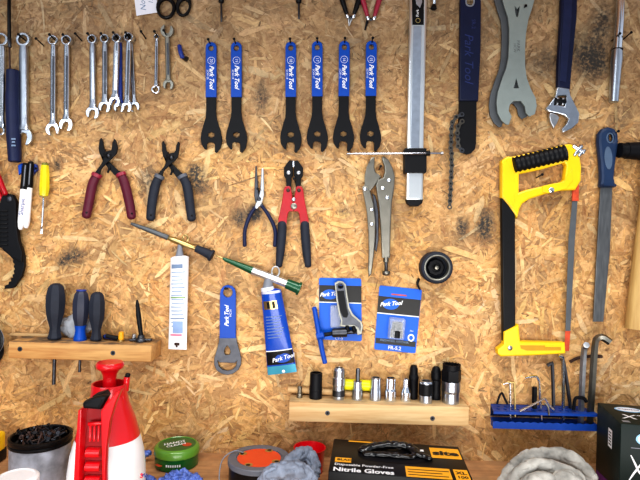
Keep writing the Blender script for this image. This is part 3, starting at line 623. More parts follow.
# ================================================================ HACKSAW
r = thing('hacksaw', 'yellow framed hacksaw with black grip and upright blade', 'hacksaw', W(530,355,.004))
plate('back_tube', [(500.6,190),(514,190),(514.4,346),(502.2,346)], .007,.019, blackp, r, .002)
frame = [(500.2,161),(506,156.8),(511,157),(540,151),(563,145),(568,144.4),(576,147),(578.2,158),(579.6,168),(579,181.5),(573.6,190.4),(560,191),(543,194.6),(528,199.4),(521,204),(518.4,209),(516,218.6),(508,207),(500.2,197.5)]
inner = [(517.8,174.6),(540,170),(562.8,163.4),(564.4,166),(562.6,180),(558,183),(540,186.6),(525,190),(517.6,192.6)]
plate('handle_frame', [frame, inner], .006,.021, yellow, r, .003)
plate('raised_panel', [(502.4,164),(507,161),(514.6,177),(515,200),(512,208),(502.4,196)], .0205,.0222, yellow, r, .001)
g = []; rr_ = []
for i in range(45):
    s = i/44; g.append((512.5+s*51.5, 165.6-s*12.2)); rr_.append(8.6+.55*math.cos(i*2*math.pi/4))
tube('grip', g, rr_, blackp, r, t=.0145, flat=.92, cap=.25, n=22, ang=60)
tube('wing_nut', [(572.5,146.5,.018),(583,152.5,.018)], [2.6,3.2], chrome, r); tube('wing_nut_ear', [(574,155.5,.02),(581.5,146,.02)][::-1], 1.9, chromeW, r); tube('wing_nut_ear', [(578.5,156,.021),(584.5,150,.021)], 1.5, chromeW, r)
plate('clamp_plate', [(542,186),(548,184.6),(556,183),(563,182),(566,178),(572,168),(573,180),(566,189),(548,193.4),(543,192)], .0205,.0225, yellow, r, .001)
screwhead(551.4,191.6-1.5,.0222,3,chrome,r,'frame_screw')
plate('blade_clip', [(572.4,184.6),(578.6,184.6),(578.4,201),(572,201)], .013,.0165, rust, r, .0005); screwhead(575.6,187,.0165,1.6,rust,r,'clip_pin')
plate('blade', [(572.6,196),(577.8,196),(574.8,240),(570.4,330),(569,351),(564.2,351),(565.4,330),(568.4,240)], .013,.0142, zincedge, r, .0003)
plate('blade_paint', [(565.2,331),(570.4,331),(569,351),(564.2,351)], .0142,.0146, rust, r, .0001)
plate('foot_bracket', [(502.4,331),(517,323.6),(518.6,340.6),(562.8,341.6),(563.6,352.6),(530,354.6),(499,355.6),(496.2,353),(496.2,348.4),(502.2,343.4)], .005,.022, yellow, r, .0025)
plate('bracket_recess', [(520,345.2),(561,345.6),(561,350.4),(527,350.6),(521,348.6)], .0217,.0223, yellowd, r, .0001)
plate('bracket_rib', [(545,345.4),(561,345.6),(561,347),(545,347)], .0222,.0235, yellow, r, .0002)
screwhead(510,348,.022,2.5,steel,r,'frame_screw')
nail(536,178,.022,'nail through the handle opening of the hacksaw').pop('group')
# ================================================================ FILE
r = thing('flat_file', 'flat steel file with slate blue plastic handle', 'file', W(600,322,.006))
plate('blade', [(600.2,184),(612,184),(609.6,250),(603,321.6),(592.8,321.6),(596.6,250)], .008,.0115, mat('file_steel', rgb(108,111,114), .45, .8, .25, 30, stretch=(6,6,1)), r, .0007)
hp = [(600.4,129.4),(606.5,127.2),(613,129.2),(616.4,134.6),(616.8,142),(615.6,152),(613.8,166),(612.6,178),(613.8,184),(613,187.6),(599.8,187.6),(598.6,184),(599.4,178),(598.8,166),(597.4,152),(596.4,142),(597,134.4)]
plate('handle', [hp, circ(610,138,2.2,3.8,16)], .005,.0185, slate, r, .0048)
plate('hole_rim', [circ(610,138,3.8,5.4,20), circ(610,138,2.5,4.1,20)], .0176,.0192, slate2, r, .0004)
plate('grip_inlay', circ(608.4,158,4,11.5,24,-3), .0178,.0192, slate2, r, .0006)
tube('ferrule', [(600.6,185.6,.0117),(613.2,185.8,.0117)], 1.9, slate, r, flat=3.2)
nail(610,136,.024,'nail through the handle hole of the flat file').pop('group')
# ================================================================ HAMMER
r = thing('hammer', 'hammer with black steel head and thick wooden handle at the right edge', 'hammer', W(636,330,.012))
tube('face', [(619,150.4),(621.5,150.4)], 7.4, blackm, r, t=.020, cap=.25, n=24); tube('neck', [(621.5,150.4),(626,150.6)], [7.2,7.6], blackm, r, t=.020, cap=.2, n=24)
tube('head', [(626,150.6),(632,150.8),(640,151),(664,152),(676,152.4)], [8.2,8.4,9.2,9.6,8], blackm, r, t=.020, cap=.4, n=24)
tube('handle', [(655,138),(652.5,170),(649.5,205),(645,250),(641,290),(637.6,329)], [7.5,8.4,9.4,10.6,11.4,12.2], pineV, r, t=.020, flat=.8, cap=.12, n=24, sm=3)
# ================================================================ MARKERS, SMALL SCREWDRIVER, SERRATED TOOL
def marker(a, b, t, label, txt):
    r = thing('marker_pen', label, 'marker pen', W(b[0], b[1], t), 'black capped white markers'); A, B = Vector(a), Vector(b); d = B-A
    p = lambda s: tuple(A+d*s)
    tube('barrel', [p(.36), p(.9), p(.97), p(1)], [3.2,3.1,2.5,1.9], whitep, r, t=t, n=18); tube('cap', [p(0), p(.05), p(.39)], [2.4,3.0,3.5], blackg, r, t=t, n=18, cap=.6)
    tube('clip', [(p(.03)[0]-.4,p(.03)[1],t+.0055),(p(.34)[0]-.4,p(.34)[1],t+.0065)], .6, grayp, r, n=8)
    if txt: text('Sharpie', p(.66)[0]-.4, p(.66)[1], 4.6, 83, t+3.25*K(t), dblue, r, sx=.95)
    return r
marker((26,163.5),(20.5,229),.017,'white marker pen with black cap, left one of the pair, lettering on it',1); marker((31,162),(26.2,227.5),.012,'white marker pen with black cap, right one of the pair',0)
r = thing('pen_clip', 'blue plastic clip holding the two marker pens to the board', 'clip', W(28,176,0))
plate('clip_back', [(18.6,165.5),(22,163.4),(34,164),(37.2,164.6),(38,170),(35,173),(33,176),(19.6,174.5)], .001,.008, dblue, r, .0015); plate('clip_side', [(18.8,165.5),(22.5,164),(22.2,173),(19.4,175)], .008,.014, blue, r, .0012); screwhead(36, 168.5, .008, 1.2, blackm, r, 'screw')
r = thing('small_screwdriver', 'small screwdriver with yellow acetate handle, blade down', 'screwdriver', W(41,233,.008))
tube('handle', [(45,165.5),(45,172),(44.6,188),(44,195.5)], [3.6,4.3,4.8,4], yel2, r, t=.014, n=8, cap=.5, ang=20); tube('butt', [(45.2,163.4),(45.1,166)], 3, mat('olive_end', rgb(120,124,50), .4), r, t=.014, cap=.5)
tube('blade', [(43.8,196),(42.4,222),(41.6,229)], 1.0, chrome, r, t=.012, n=10); plate('blade_tip', [(41,228),(42.8,228),(42.8,234),(40.2,234)], .0112,.0126, chrome, r, .0002)
r = thing('strap_wrench', 'black serrated hook wrench with red handles at the left edge', 'wrench', W(12,290,.006))
tube('handle', [(-14,152,.02),(-4,172,.02),(5.5,194,.02)], [2.6,2.8,2.6], redp, r); tube('handle', [(-18,160,.013),(-8,180,.013),(2.6,200,.013)], [2.6,2.8,2.6], redp, r)
plate('body', [(3,197),(8,193.4),(14,195),(17.4,202),(17.6,220),(19.6,240),(23.6,252),(23,262),(12,256),(4,248),(-12,246),(-12,206),(0,208)], .008,.018, blackm, r, .0015)
for i in range(9): tube('body_rib', [(-10,211+i*4.2),(7.4,211+i*4.2)], .8, blackp, r, t=.019, n=8)
screwhead(9,199,.018,3,steelD,r,'pivot_bolt')
jaw = [(22.5,246),(25,256),(25.2,266),(22.6,276),(17.4,284),(14.6,287.6),(10,288.6),(5,288.8),(6.6,285),(9.4,284.2)]
inn = [(9.4,284.2),(10,281.6),(12.2,281),(11.8,278.2),(14,277.4),(13.4,274.6),(15.4,273.4),(14.4,270.8),(16,269),(14.6,266.6),(15.6,264.4),(13.8,262),(14,259),(10,255),(4,250),(2,246)]
plate('serrated_jaw', jaw+inn[1:], .006,.013, blackm, r, .0008)
# round black item left edge
r = thing('inner_reel', 'black reel with a thin pale rim cut off by the left edge', 'reel', W(-8,360,.03)); r.name = 'cable_reel'
lathe('drum', [(.018,0),(.018,.02)], W(-13,345,.02), blackp, r, (0,-1,0), 32); lathe('flange', [(.026,0),(.0285,.001),(.0285,.003),(.026,.004),(.018,.0042),(.0001,.0045)], W(-13,340,.04), blackg, r, (0,-1,0), 40)
lathe('rim', [(.0285,0),(.0289,.0004),(.0289,.0009),(.0285,.0012)], W(-13,340,.0405), grayp, r, (0,-1,0), 40, cap=False); lathe('rear_flange', [(.028,0),(.028,.003)], W(-12,350,.016), blackp, r, (0,-1,0), 40)
# ================================================================ PUMP GUNS AND TUBES
r = thing('lubricant_injector', 'grey and brass grease injector with a long nozzle screwed onto the white tube', 'grease injector', W(180,256,.008))
tube('nozzle', [(131.5,223.6),(136,225.4),(150,230.6),(168,237.6)], [1.4,1.8,2.5,2.8], zincedge, r, t=.016); tube('barrel', [(168,237.6),(174,240),(183,243.6),(196,248.6)], [2.4,2.9,3.3,2.2], brass, r, t=.016)
tube('plunger', [(196,248.4),(199,249.6),(207,253.2),(210.6,255.2)], [3.6,3.9,4.6,5], rubber, r, t=.016, cap=.3, n=20); tube('plunger_flange', [(210.2,255),(212.2,256)], [5.9,6.1], rubber, r, t=.016, cap=.25, n=20)
vs, fs = tubeg([W(185.4+2.5*math.cos(a), 238.6+3.6*math.sin(a), .016) for a in [2*math.pi*i/16 for i in range(17)]], .9*K(0), n=8, cap=0); build('eyelet', vs, fs, brass, r)
tube('neck', [(180.2,244),(179.8,250),(179.6,256)], [2.4,2.8,4.2], grayp, r, t=.016, cap=.2)
def squeeze(r, name, tl, tr, bl, br, t, m, th0, th1, round_=True, n=22):
    """crimped tube: round at the shoulder, flat at the crimp"""
    vs, fs = [], []; S = 14; TL, TR, BL, BR = map(Vector, (tl, tr, bl, br))
    for i in range(S+1):
        s = i/S; L = TL.lerp(BL, s); R = TR.lerp(BR, s); c = (L+R)/2; hw = (R-L).length/2; dd = (R-L).normalized()
        th = th0*(1-s)**.8 + th1
        if i == 0: rings = [(.55,.5,-1.8),(.85,.85,-.9)]
        else: rings = []
        dn = ((BL+BR)/2-(TL+TR)/2).normalized()
        for a_, b_, off in rings+[(1,1,0)]:
            for j in range(n):
                q = 2*math.pi*j/n; p = c + dd*hw*a_*math.cos(q) + dn*off; w = W(p.x, p.y, t); w.y = -t - th*b_*math.sin(q); vs.append(w)
    Rn = len(vs)//n
    for i in range(Rn-1):
        for j in range(n): fs.append((i*n+j, i*n+(j+1) % n, (i+1)*n+(j+1) % n, (i+1)*n+j))
    fs += [tuple(range(n)), tuple((Rn-1)*n+j for j in range(n))]
    return build(name, vs, fs, m, r, True, 50)
def surf_patch(r, name, tl, tr, bl, br, t, th0, th1, s0, s1, a0, a1, m, lift=.0003, nn=8):
    """a printed band hugging the squeezed tube front"""
    vs, fs = [], []; TL, TR, BL, BR = map(Vector, (tl, tr, bl, br)); ns = max(2, int((s1-s0)*20))
    for i in range(ns+1):
        s = s0+(s1-s0)*i/ns; L = TL.lerp(BL, s); R = TR.lerp(BR, s); c = (L+R)/2; h = (R-L)/2; th = th0*(1-s)**.8 + th1
        for j in range(nn+1):
            x = a0+(a1-a0)*j/nn; p = c + h*x; w = W(p.x, p.y, t); w.y = -t - th*math.sqrt(max(0, 1-x*x)) - lift; vs.append(w)
    for i in range(ns):
        for j in range(nn): a = i*(nn+1)+j; fs.append((a, a+1, a+nn+2, a+nn+1))
    return build(name, vs, fs, m, r, True)
r = thing('grease_tube', 'flat white grease tube hanging upside down from the grey injector', 'tube', W(178,349,.008))
Q = ((170.6,258),(189,257),(168.3,349),(186.6,349.6)); TT = .0145
squeeze(r, 'tube_body', *Q, TT, whitep, .0105, .0012)
sq = lambda nm, s0, s1, a0, a1, m, lf=.0003: surf_patch(r, nm, *Q, TT, .0105, .0012, s0, s1, a0, a1, m, lf)
sq('printed_band', .07,.115,-.72,.5, grayink)
for i in range(15): sq('printed_line', .15+i*.042, .163+i*.042, -.72+.04*(i%3), .72-.1*((i*7)%4), mat('faint_ink%d' % i, rgb(150,172,200), .7) if i == 0 else bpy.data.materials['faint_ink0'])
sq('green_stripe', .425,.437,-.75,.8, greenl, .0005); sq('blue_stripe', .655,.667,-.75,.75, grayink, .0005); sq('pink_stripe', .83,.85,-.75,.5, mat('pink_ink', rgb(226,130,160), .6), .0005)
sq('colour_chart', .69,.82,-.5,.6, mat('pale_chart', rgb(150,178,222), .6), .0005); sq('printed_mark', .925,.955,-.3,.25, rustd, .0005); sq('printed_mark', .94,.975,-.15,.05, rustd, .0006)
r = thing('grease_gun', 'slanting green and silver grease gun screwed onto the blue tube', 'grease gun', W(268,290,.008))
tube('needle', [(216.5,255.6),(223.5,258.6)], .7, brass, r, t=.022); tube('front_sleeve', [(223,258.4),(226,259.8),(252.5,270.6)], [1.2,2.1,4], greend, r, t=.022, n=20, cap=.3)
tube('barrel', [(252.5,270.4),(256,271.9),(288,284)], [4.2,4,4], alu, r, t=.022, n=20, cap=.2); tube('plunger', [(286.5,283.4),(298,288.2)], [5.1,5.6], greend, r, t=.022, n=20, cap=.2); tube('plunger_flange', [(298,288.2),(300,289)], 7, greend, r, t=.022, n=24, cap=.2)
vs, fs = tubeg([W(275.6+3.8*math.cos(a), 271.6+5*math.sin(a), .022) for a in [2*math.pi*i/16 for i in range(17)]], .9*K(0), n=8, cap=0); build('eyelet', vs, fs, alu, r)
tube('socket_cone', [(269,277),(268.4,282),(267.6,289)], [3.6,4.6,5.4], grayp, r, t=.022, cap=.2, n=20)
r = thing('blue_grease_tube', 'blue grease tube with black band and teal crimp below the green gun', 'tube', W(280,375,.008))
Q2 = ((261,291.5),(281.2,289.4),(267.8,375),(297,371.6)); T2 = .018
squeeze(r, 'tube_body', *Q2, T2, bluet, .013, .0014)
tube('cap', [(267.2,287.2),(267.8,290.6)], [6.4,6.8], paper, r, t=.022, cap=.15, n=22)
sq = lambda nm, s0, s1, a0, a1, m, lf=.0003: surf_patch(r, nm, *Q2, T2, .013, .0014, s0, s1, a0, a1, m, lf)
sq('gold_window', .115,.215,-.8,.45, brass); sq('window_band', .125,.205,-.5,-.25, blackp, .0005); sq('window_band', .125,.205,.0,.25, blackp, .0005)
sq('shoulder_band', .0,.03,-.9,.9, paper)
for i in range(8): sq('printed_line', .30+i*.036, .308+i*.036, -.72, .66-.12*((i*5)%4), grayink)
sq('black_panel', .72,.885,-.97,.97, blackg, .0005); sq('white_rule', .71,.722,-.97,.97, white, .0007); sq('teal_crimp', .9,1,-.99,.99, teal, .0006)
plate('logo_oval', circ(283,358,8,4.6,24,-10), .0236,.0239, blue, r, .00005)
text('Park Tool', 283, 358, 4.4, 16, .0240, white, r, shear=.3, bold=.015)
screwhead(283.5,371,.0198,1.8,white,r,'hang_hole')
# cone spanner lower
r = thing('bottom_bracket_spanner', 'blue handled ring ended spanner with a slotted steel head between the two tubes', 'spanner', W(227,374,.004))
plate('handle_sleeve', [[(219.8,338),(220.2,293),(221.2,289),(223.8,286),(228,284.8),(232.4,286),(235,289),(236,293),(236,338)], circ(228,292.4,4.8,4.9,24)], .004,.009, blue, r, .0008)
plate('steel_head', [[(219.6,335),(236.2,335),(237,341),(239.4,350),(241.4,358),(241.2,364.6),(238.4,370),(233,373.6),(227.4,374.8),(221.6,373.6),(216.6,370),(214.2,364.6),(214.4,358),(216.8,350),(219,341)], [(227.4,345.4),(230,348.6),(230.6,352),(229.4,354.6),(225.4,354.6),(224.2,352),(225,348.6)], [(217.8,360.6),(220,362.4),(235,362.8),(237,361),(236,366),(232.4,369.4),(227.6,370.4),(222.6,369.2),(218.8,366)]], .005,.008, steelD, r, .0006)
text('Park Tool', 226.8, 316, 4.4, 90, .0092, white, r, shear=.35, bold=.03, sx=.9); text('HCW', 230.6, 313, 2.4, 90, .0092, white, r)
nail(228,289,.02,'nail through the ring of the blue slotted spanner').pop('group')
# ================================================================ BLISTER CARDS
def stripe(r, nm, A, y0, y1, t, m, x0=0, x1=1, th=.0002):
    tl, tr, br, bl = map(Vector, A)
    P = lambda u, v: tuple((tl.lerp(tr, u)).lerp(bl.lerp(br, u), v))
    return plate(nm, [P(x0,y0),P(x1,y0),P(x1,y1),P(x0,y1)], t, t+th, m, r, .00002)
r = thing('retail_card', 'square blue packaging card behind the chain tool', 'packaging card', W(340,341,.002))
A = [(319.2,278),(361.2,278.8),(361.8,341.2),(319.4,339.2)]
plate('card', [(320.2,277.8),(360,278.4),(361.2,279.8),(361.8,340),(360.4,341.2),(320.4,339.4),(319.4,338.2),(319,279)], .002,.003, bluec, r, .0001)
stripe(r, 'black_panel', A, .115,.385,.003, blackg); stripe(r, 'white_rule', A, .385,.4,.003, white)
plate('logo_oval', circ(330,294.4,8.2,5,24), .0032,.0034, bluec, r, .00002); text('Park Tool', 330,294.2,3.9,4,.0035,white,r,shear=.4,bold=.04)
plate('blister', rrect(330,305,345,328,2), .003,.010, clear, r, .002)
text('CT-5', 339,338.4,3,0,.0031,white,r)
r = thing('chain_tool', 'steel chain tool with blue cross handle hanging before a blue card', 'chain tool', W(340,363,.012))
fo = [(334.6,283),(338.4,280.8),(343,281.4),(346,284.6),(347.6,296),(349.4,307),(353,314),(361.6,321.6),(363,326),(361.6,334),(357.4,335),(356.6,329),(353,326.4),(344,326.6),(339.8,326),(341,321),(338.8,314),(336.2,300)]
plate('frame', [fo, circ(340.6,286.4,2.2,1.8,12)], .010,.020, steelD, r, .0015)
plate('frame_recess', [(337.2,291),(344,290.6),(345.4,300),(347,309),(348.6,314),(347,317.6),(343.4,317.4),(340.4,312),(338.4,301)], .0196,.0204, blackm, r, .0002)
plate('frame_edge', [fo, [(336.2,284.6),(339,282.6),(342.4,283),(344.6,285.6),(346,296.6),(347.8,308),(351.4,315.4),(360,322.6),(361,326.6),(360,331),(358.4,327.6),(354,324.8),(344,325),(342,324.4),(342.6,320.6),(340.4,313.4),(337.8,300)]], .0198,.0212, dullst, r, .0004)
tube('screw_body', [(332.6,333,.018),(346.6,332.4,.018)], [4.4,4.6], steelD, r, cap=.3, n=18); tube('drive_screw', [(320,335.4,.018),(333,333.4,.018)], 2.1, blackm, r, n=12); tube('drive_pin', [(346,332.4,.018),(357,331.8,.018)], 2.0, steelD, r, n=12)
tube('chain_cradle', [(347,326.5,.022),(348,331,.022)], 2, blackm, r); tube('chain_cradle', [(353.6,327,.022),(354.4,331.6,.022)], 2, blackm, r)
tube('cross_handle', [(314.2,307.6),(316.6,321),(319.4,336),(322,350),(325,362.8)], [2.4,2.5,2.7,2.5,2.4], blue, r, t=.02, cap=.8, n=16); tube('handle_hub', [(316.8,336.4,.02),(323.6,335,.02)], [3.8,4], blue, r, cap=.4, n=18)
r = thing('retail_card_pack', 'tilted blue card pack with a small black freewheel tool in a clear blister', 'packaging card', W(396,353,.002))
A = [(379.4,285.6),(421.8,289.8),(415.4,353.2),(374,349)]
plate('card', [(380.6,285.4),(420.6,289.4),(421.8,290.8),(415.6,352),(414.4,353.2),(375.2,349.4),(374.2,348),(379.4,286.8)], .002,.003, bluec, r, .0001)
stripe(r, 'black_panel', A, .16,.42,.003, blackg); stripe(r, 'white_rule', A, .42,.436,.003, white); stripe(r, 'orange_line', A, .105,.125,.003, rust, .3,.66)
plate('logo_oval', circ(390.6,304.2,8.4,5.4,24,5), .0032,.0034, bluec, r, .00002); text('Park Tool', 390.8,303.8,4.2,4,.0035,white,r,shear=.4,bold=.04)
stripe(r, 'black_panel', A, .82,.905,.003, blackg, .02,.98); text('FREEWHEEL REMOVER', 394.4,341.4,2.2,-6,.0033,grayink,r,bold=.01); text('FR-5.2', 394.6,348.2,3.9,-6,.0031,white,r,bold=.03)
plate('ring_symbol', [circ(411,337.8,3.4,3.8,16), circ(411,337.8,2,2.3,16)], .003,.0033, white, r, .00002); text('Fits', 411.6,331,1.9,-6,.0031,white,r)
plate('blister', [(389.4,318),(391,317),(404,318.4),(405.4,320),(403.8,338.6),(402,339.8),(388.8,338.6),(387.6,337)], .003,.020, clear, r, .003)
tube('freewheel_tool', [(397.6,322.4),(397,329.6)], [5.2,5.2], blackp, r, t=.0105, cap=.2, n=18); tube('freewheel_tool', [(397,330),(396.2,337)], [6.2,6.2], blackm, r, t=.0105, cap=.2, n=12)
# ================================================================ ROUND BLACK PLUG
r = thing('round_plug', 'short black round fitting with a recessed centre pin on the board', 'fitting', W(433,283,0)); c = W(434,267,0); ax = (0,-1,0)
lathe('rubber_ring', [(.0265,0),(.0275,.002),(.0275,.022),(.0262,.025),(.0238,.026),(.0225,.0255),(.0222,.012),(.0222,.004),(.0001,.004)], c, rubber, r, ax, 40, 50)
lathe('inner_rim', [(.0222,.018),(.0222,.0265),(.0208,.027),(.0196,.0262),(.0192,.014),(.0222,.0135)], c, dullst, r, ax, 40, cap=False)
lathe('hub', [(.0155,.004),(.0155,.014),(.0135,.016),(.0085,.0162),(.008,.012),(.0001,.012)], c, blackm, r, ax, 8); lathe('centre_pin', [(.0042,.01),(.0042,.02),(.0032,.0215),(.0001,.022)], c, nickel, r, ax, 20)
tube('tab', [(419,279,.006),(417.4,284,.008),(420,289.5,.006)], [1.5,1.3,.8], blackp, r, sm=3)
# ================================================================ SHELVES
def ledge(x0, x1, py_bot, py_top, T, m, name, label, scr):
    a = W(x0, py_bot[0], T); b = W(x1, py_bot[1], T); zt = (W(x0, py_top[0], T).z + W(x1, py_top[1], T).z)/2; z0 = (a.z+b.z)/2
    r = thing(name, label, 'wooden ledge', ((a.x+b.x)/2, -T/2, z0))
    bevbox('timber', ((a.x+b.x)/2, -T/2-.001, (z0+zt)/2), ((b.x-a.x)/2, T/2-.001, (zt-z0)/2), m, r, .0014)
    for sx, sy in scr:
        lathe('screw', [(.0040,0),(.0040,.0005),(.0024,.0007),(.0001,.0002)], W(sx, sy, T-.0002), steelD, r, (0,-1,0), 16)
        lathe('screw_hole', [(.0020,0),(.0001,.0003)], W(sx, sy, T+.0006), blackm, r, (0,-1,0), 6)
    return r, zt, z0
ls, zL, zL0 = ledge(8, 151, (358.4,362.2), (341.4,345.4), .055, pine2, 'wall_ledge', 'warm pine ledge on the left holding three upright dark handles', ((20,349),(113,353)))
rs, zR, zR0 = ledge(288.6, 468.8, (420.6,427.4), (402.6,406.6), .050, pine, 'wall_ledge', 'pale pine ledge right of centre holding a row of sockets', ((327.5,413),(432.5,418.4)))
def zpx(py, px, t): return W(px, py, t).z
# dowels and strips
o = tube('wooden_dowel', [(288,384.6),(378,391)], 3.2, pine, None, t=.0085, cap=.15); o.location.z += (zR + .0058) - W(333,387.8,.0085).z
tag(o, 'thin round wooden dowel lying behind the sockets on the right ledge', 'dowel')
o = bevbox('wood_strip', (W(32,330,.006).x, -.006, zL+.0025), (.036,.0042,.0024), pine, None, .0006); tag(o, 'thin pale wood strip lying at the back left of the left ledge', 'wood strip')
r = thing('yellow_tube', 'lemon yellow plastic stick lying behind the sockets on the right ledge', 'plastic stick', W(361,387,.012))
yz = zR+.0115+.0095; a = W(344,0,.013); b = W(375,0,.013)
vs, fs = tubeg([(W(344.5,380,.011).x,-.0112,yz),(W(376.5,380,.011).x,-.0112,yz-.001)], .0092, n=18, cap=.3); build('stick', vs, fs, lemon, r)
vs, fs = tubeg([(W(376.5,380,.011).x,-.0112,yz-.001),(W(379.5,380,.011).x,-.0112,yz-.001)], .007, n=18, cap=.3); build('end_plug', vs, fs, yellowd, r)
# ---- sockets
def base_pt(px, t, z): 
    # x found along the row the item stands on
    k = K(t); v = (z-ZC)/k
    u = (px-320 + 0)  # solve u so that photo column = px
    uu = (px-320 - v*sr/cr*1.0) if False else None
    # world X such that projected column equals px: px-320 = (X*cr + dz*sr)/k
    X = ((px-320)*k - (z-ZC)*sr)/cr
    return Vector((X, -t, z))
SG = 'sockets standing on the right ledge'
def socket(px, t, label, parts, z=None, cat='socket', name='socket', group=SG):
    """parts: (name, [(r_px,h_px)...], material, segments)"""
    z = zR if z is None else z; c = base_pt(px, t, z); k = K(t)
    r = thing(name, label, cat, c, group)
    for nm, prof, m, n in parts:
        lathe(nm, [(a*k, h*k) for a, h in prof], c, m, r, n=n, ang=17)
    return r
def shell(r0, r1, h0, h1, h2, rin, dep): # stepped socket with bored top
    return [(r0,0),(r0,h0),(r1,h1),(r1,h2-.5),(r1-.5,h2),(rin,h2),(rin,h2-dep),(.01,h2-dep)]
socket(299.5,.024,'thin short nickel pin at the left end of the right ledge',[('pin',[(3,0),(3,4.5),(2.2,5),(2.4,10.5),(1.9,11.5),(.01,11.6)],nickel,16)],name='pin',cat='pin',group=None).pop('group',None)
socket(315.5,.024,'all black impact socket, leftmost socket on the right ledge',[('socket_body',shell(6.3,6.1,12,13,25.5,4.4,8),blackm,28),('groove_ring',[(6.5,8),(6.6,8.6),(6.5,9.2)],blackp,28)])
socket(338.5,.024,'tall chrome spark plug style socket with a rounded castle top',[('socket_body',[(6,0),(6,13),(6.6,14),(6.6,21),(5.8,22),(5.9,28.5),(4.4,31),(3.6,31),(3.6,26),(.01,26)],chromeW,28),('top_nib',[(1.6,24),(1.6,31.5),(.8,32.5),(.01,32.5)],chrome,8),('lower_band',[(6.3,3),(6.3,9)],steelD,28)])
def bit(px, t, lb, bodyh, r0, br, bh, tip):
    socket(px, t, lb, [('socket_body',[(r0,0),(r0,bodyh*.55),(r0*.86,bodyh*.62),(r0*.8,bodyh),(.01,bodyh)],chromeW,28),('driver_bit',[(br,bodyh-1),(br,bodyh+bh-.8),(br*.7,bodyh+bh),(.01,bodyh+bh)],tip,6)])
bit(357.2,.024,'chrome bit socket with a long dark hexagon bit pointing up',18,5.4,2.2,13,steelD)
socket(375.2,.025,'small chrome stepped socket standing before the yellow stick end',[('socket_body',shell(5.6,5,10,12,22.5,3.7,6),chromeW,28)])
socket(390.2,.025,'small chrome stepped socket between its near twin and a bit socket',[('socket_body',shell(5.8,5.1,10,12,22.5,3.8,6),chrome,28)])
socket(405.6,.026,'narrow chrome bit socket in front of a tall black socket',[('socket_body',[(5.2,0),(5.2,9),(4.2,12),(3.2,14.5),(3.1,21.5),(2.6,22.5),(1.8,22.5),(1.8,19),(.01,19)],chrome,28)])
socket(413,.011,'tall black stepped socket directly behind the narrow chrome bit socket',[('socket_body',[(4.6,0),(4.6,18),(4.9,19),(4.9,22),(4,24),(4,30),(2.8,33),(2,33),(2,29),(.01,29)],blackm,24)])
socket(425.6,.030,'chrome socket wrapped with a black band around its top half',[('socket_body',[(6.3,0),(6.3,8),(6.7,9),(6.7,20),(6.2,21.5),(4.6,21.5),(4.6,16),(.01,16)],chromeW,28),('black_sleeve',[(6.8,7.5),(7,8),(7,18.5),(6.8,19)],blackp,28)])
socket(435.4,.011,'tall black stepped socket directly behind the black banded socket',[('socket_body',[(4.8,0),(4.8,18),(4.2,19),(4.9,21),(4.9,27),(3.6,31),(2.4,32.5),(1.6,32.5),(.01,32)],blackm,24)])
c = base_pt(450.6,.027,zR); k = K(.027)
r = socket(450.6,.027,'largest socket, chrome base with black hexagon top and toothed rim',[('socket_body',[(8.4,0),(8.4,10),(9.1,12),(9.1,21.5),(.01,21.5)],chromeW,36),('hex_collar',[(9.6,21.5),(9.8,22.5),(9.8,32),(8.8,33.4),(.01,33.4)],blackm,6),('bored_rim',[(8.8,33),(8.8,38),(7.2,38),(7.2,32),(.01,32)],blackm,32)])
for i in range(16):
    q = 2*math.pi*i/16; vs, fs = boxg(c+Vector((8.3*k*math.cos(q), 8.3*k*math.sin(q), 38*k)), (.0010,.0009,.0010), Matrix.Rotation(q,3,'Z')); build('rim_tooth', vs, fs, blackm, r, False)
# ---- left ledge tools
def upright(px, t, label, prof, m, shaft, extra=None):
    t = .030; k = K(t); c = base_pt(px, t, zL); r = thing('upright_driver', label, 'driver', c, 'three drivers stuck upright in the left ledge')
    lathe('grip', [(a*k, h*k) for a, h in prof], c, m, r, n=8, ang=25)
    if extra: lathe('grip_base', [(a*k, h*k) for a, h in extra[0]], c, extra[1], r, n=20)
    if shaft:
        d = base_pt(px, t, zL0+.001); vs, fs = latheg([(shaft[0]*k,0),(shaft[0]*k,shaft[1]*k)], d, (0,0,-1), 12); build('shaft', vs, fs, steelD, r)
    return r
P1 = [(6.4,1),(6.8,2.5),(5.6,7),(5,12),(6.6,18),(8.6,26),(9.4,35),(9.2,44),(7.6,52),(5.4,55),(3,56.3),(.01,56.4)]
upright(54.6,.022,'tallest charcoal grip, leftmost of three standing in the left ledge',[(.01,0)]+P1, rubber,(1.7,29))
P2 = [(a*.87, h*.89) for a, h in P1]
upright(80,.022,'charcoal grip with blue top edge and blue neck, middle of the three',[(.01,0),(5.6,.5)]+P2, mat('black_blue_rubber', rgb(44,48,66), .5),(1.3,16),([(6.1,0),(6.3,1.5),(5.2,6),(4.7,10.5),(5.7,15)],blue))
upright(96,.022,'shorter plain charcoal grip, rightmost of the three on the left ledge',[(.01,0)]+[(a*.86, h*.865) for a, h in P1], rubber,None)
lathe('grip_cap', [(4.9*K(.022),0),(4.4*K(.022),.002),(.0001,.0026)], base_pt(80,.030,zL)+Vector((0,0,49.4*K(.030))), dblue, [o for o in C.objects if o.get('label','').startswith('charcoal grip with blue top')][0], n=16)
# plastic bag
bm = bmesh.new(); bmesh.ops.create_icosphere(bm, subdivisions=4, radius=1)
cb = base_pt(76,.010,zL); vs = []
for v in bm.verts:
    p = v.co.copy(); n_ = noise.noise(p*2.2)*.35 + noise.noise(p*5)*.14; p *= 1+n_
    vs.append(cb + Vector((p.x*.026, max(-.0075, min(.0085, p.y*.009)), max(0, .020+p.z*.020))))
fs = [tuple(v.index for v in f.verts) for f in bm.faces]; bm.free()
o = build('plastic_bag', vs, fs, bagm, None, True, 180); tag(o, 'crumpled clear plastic bag tucked behind the three upright grips', 'plastic bag')
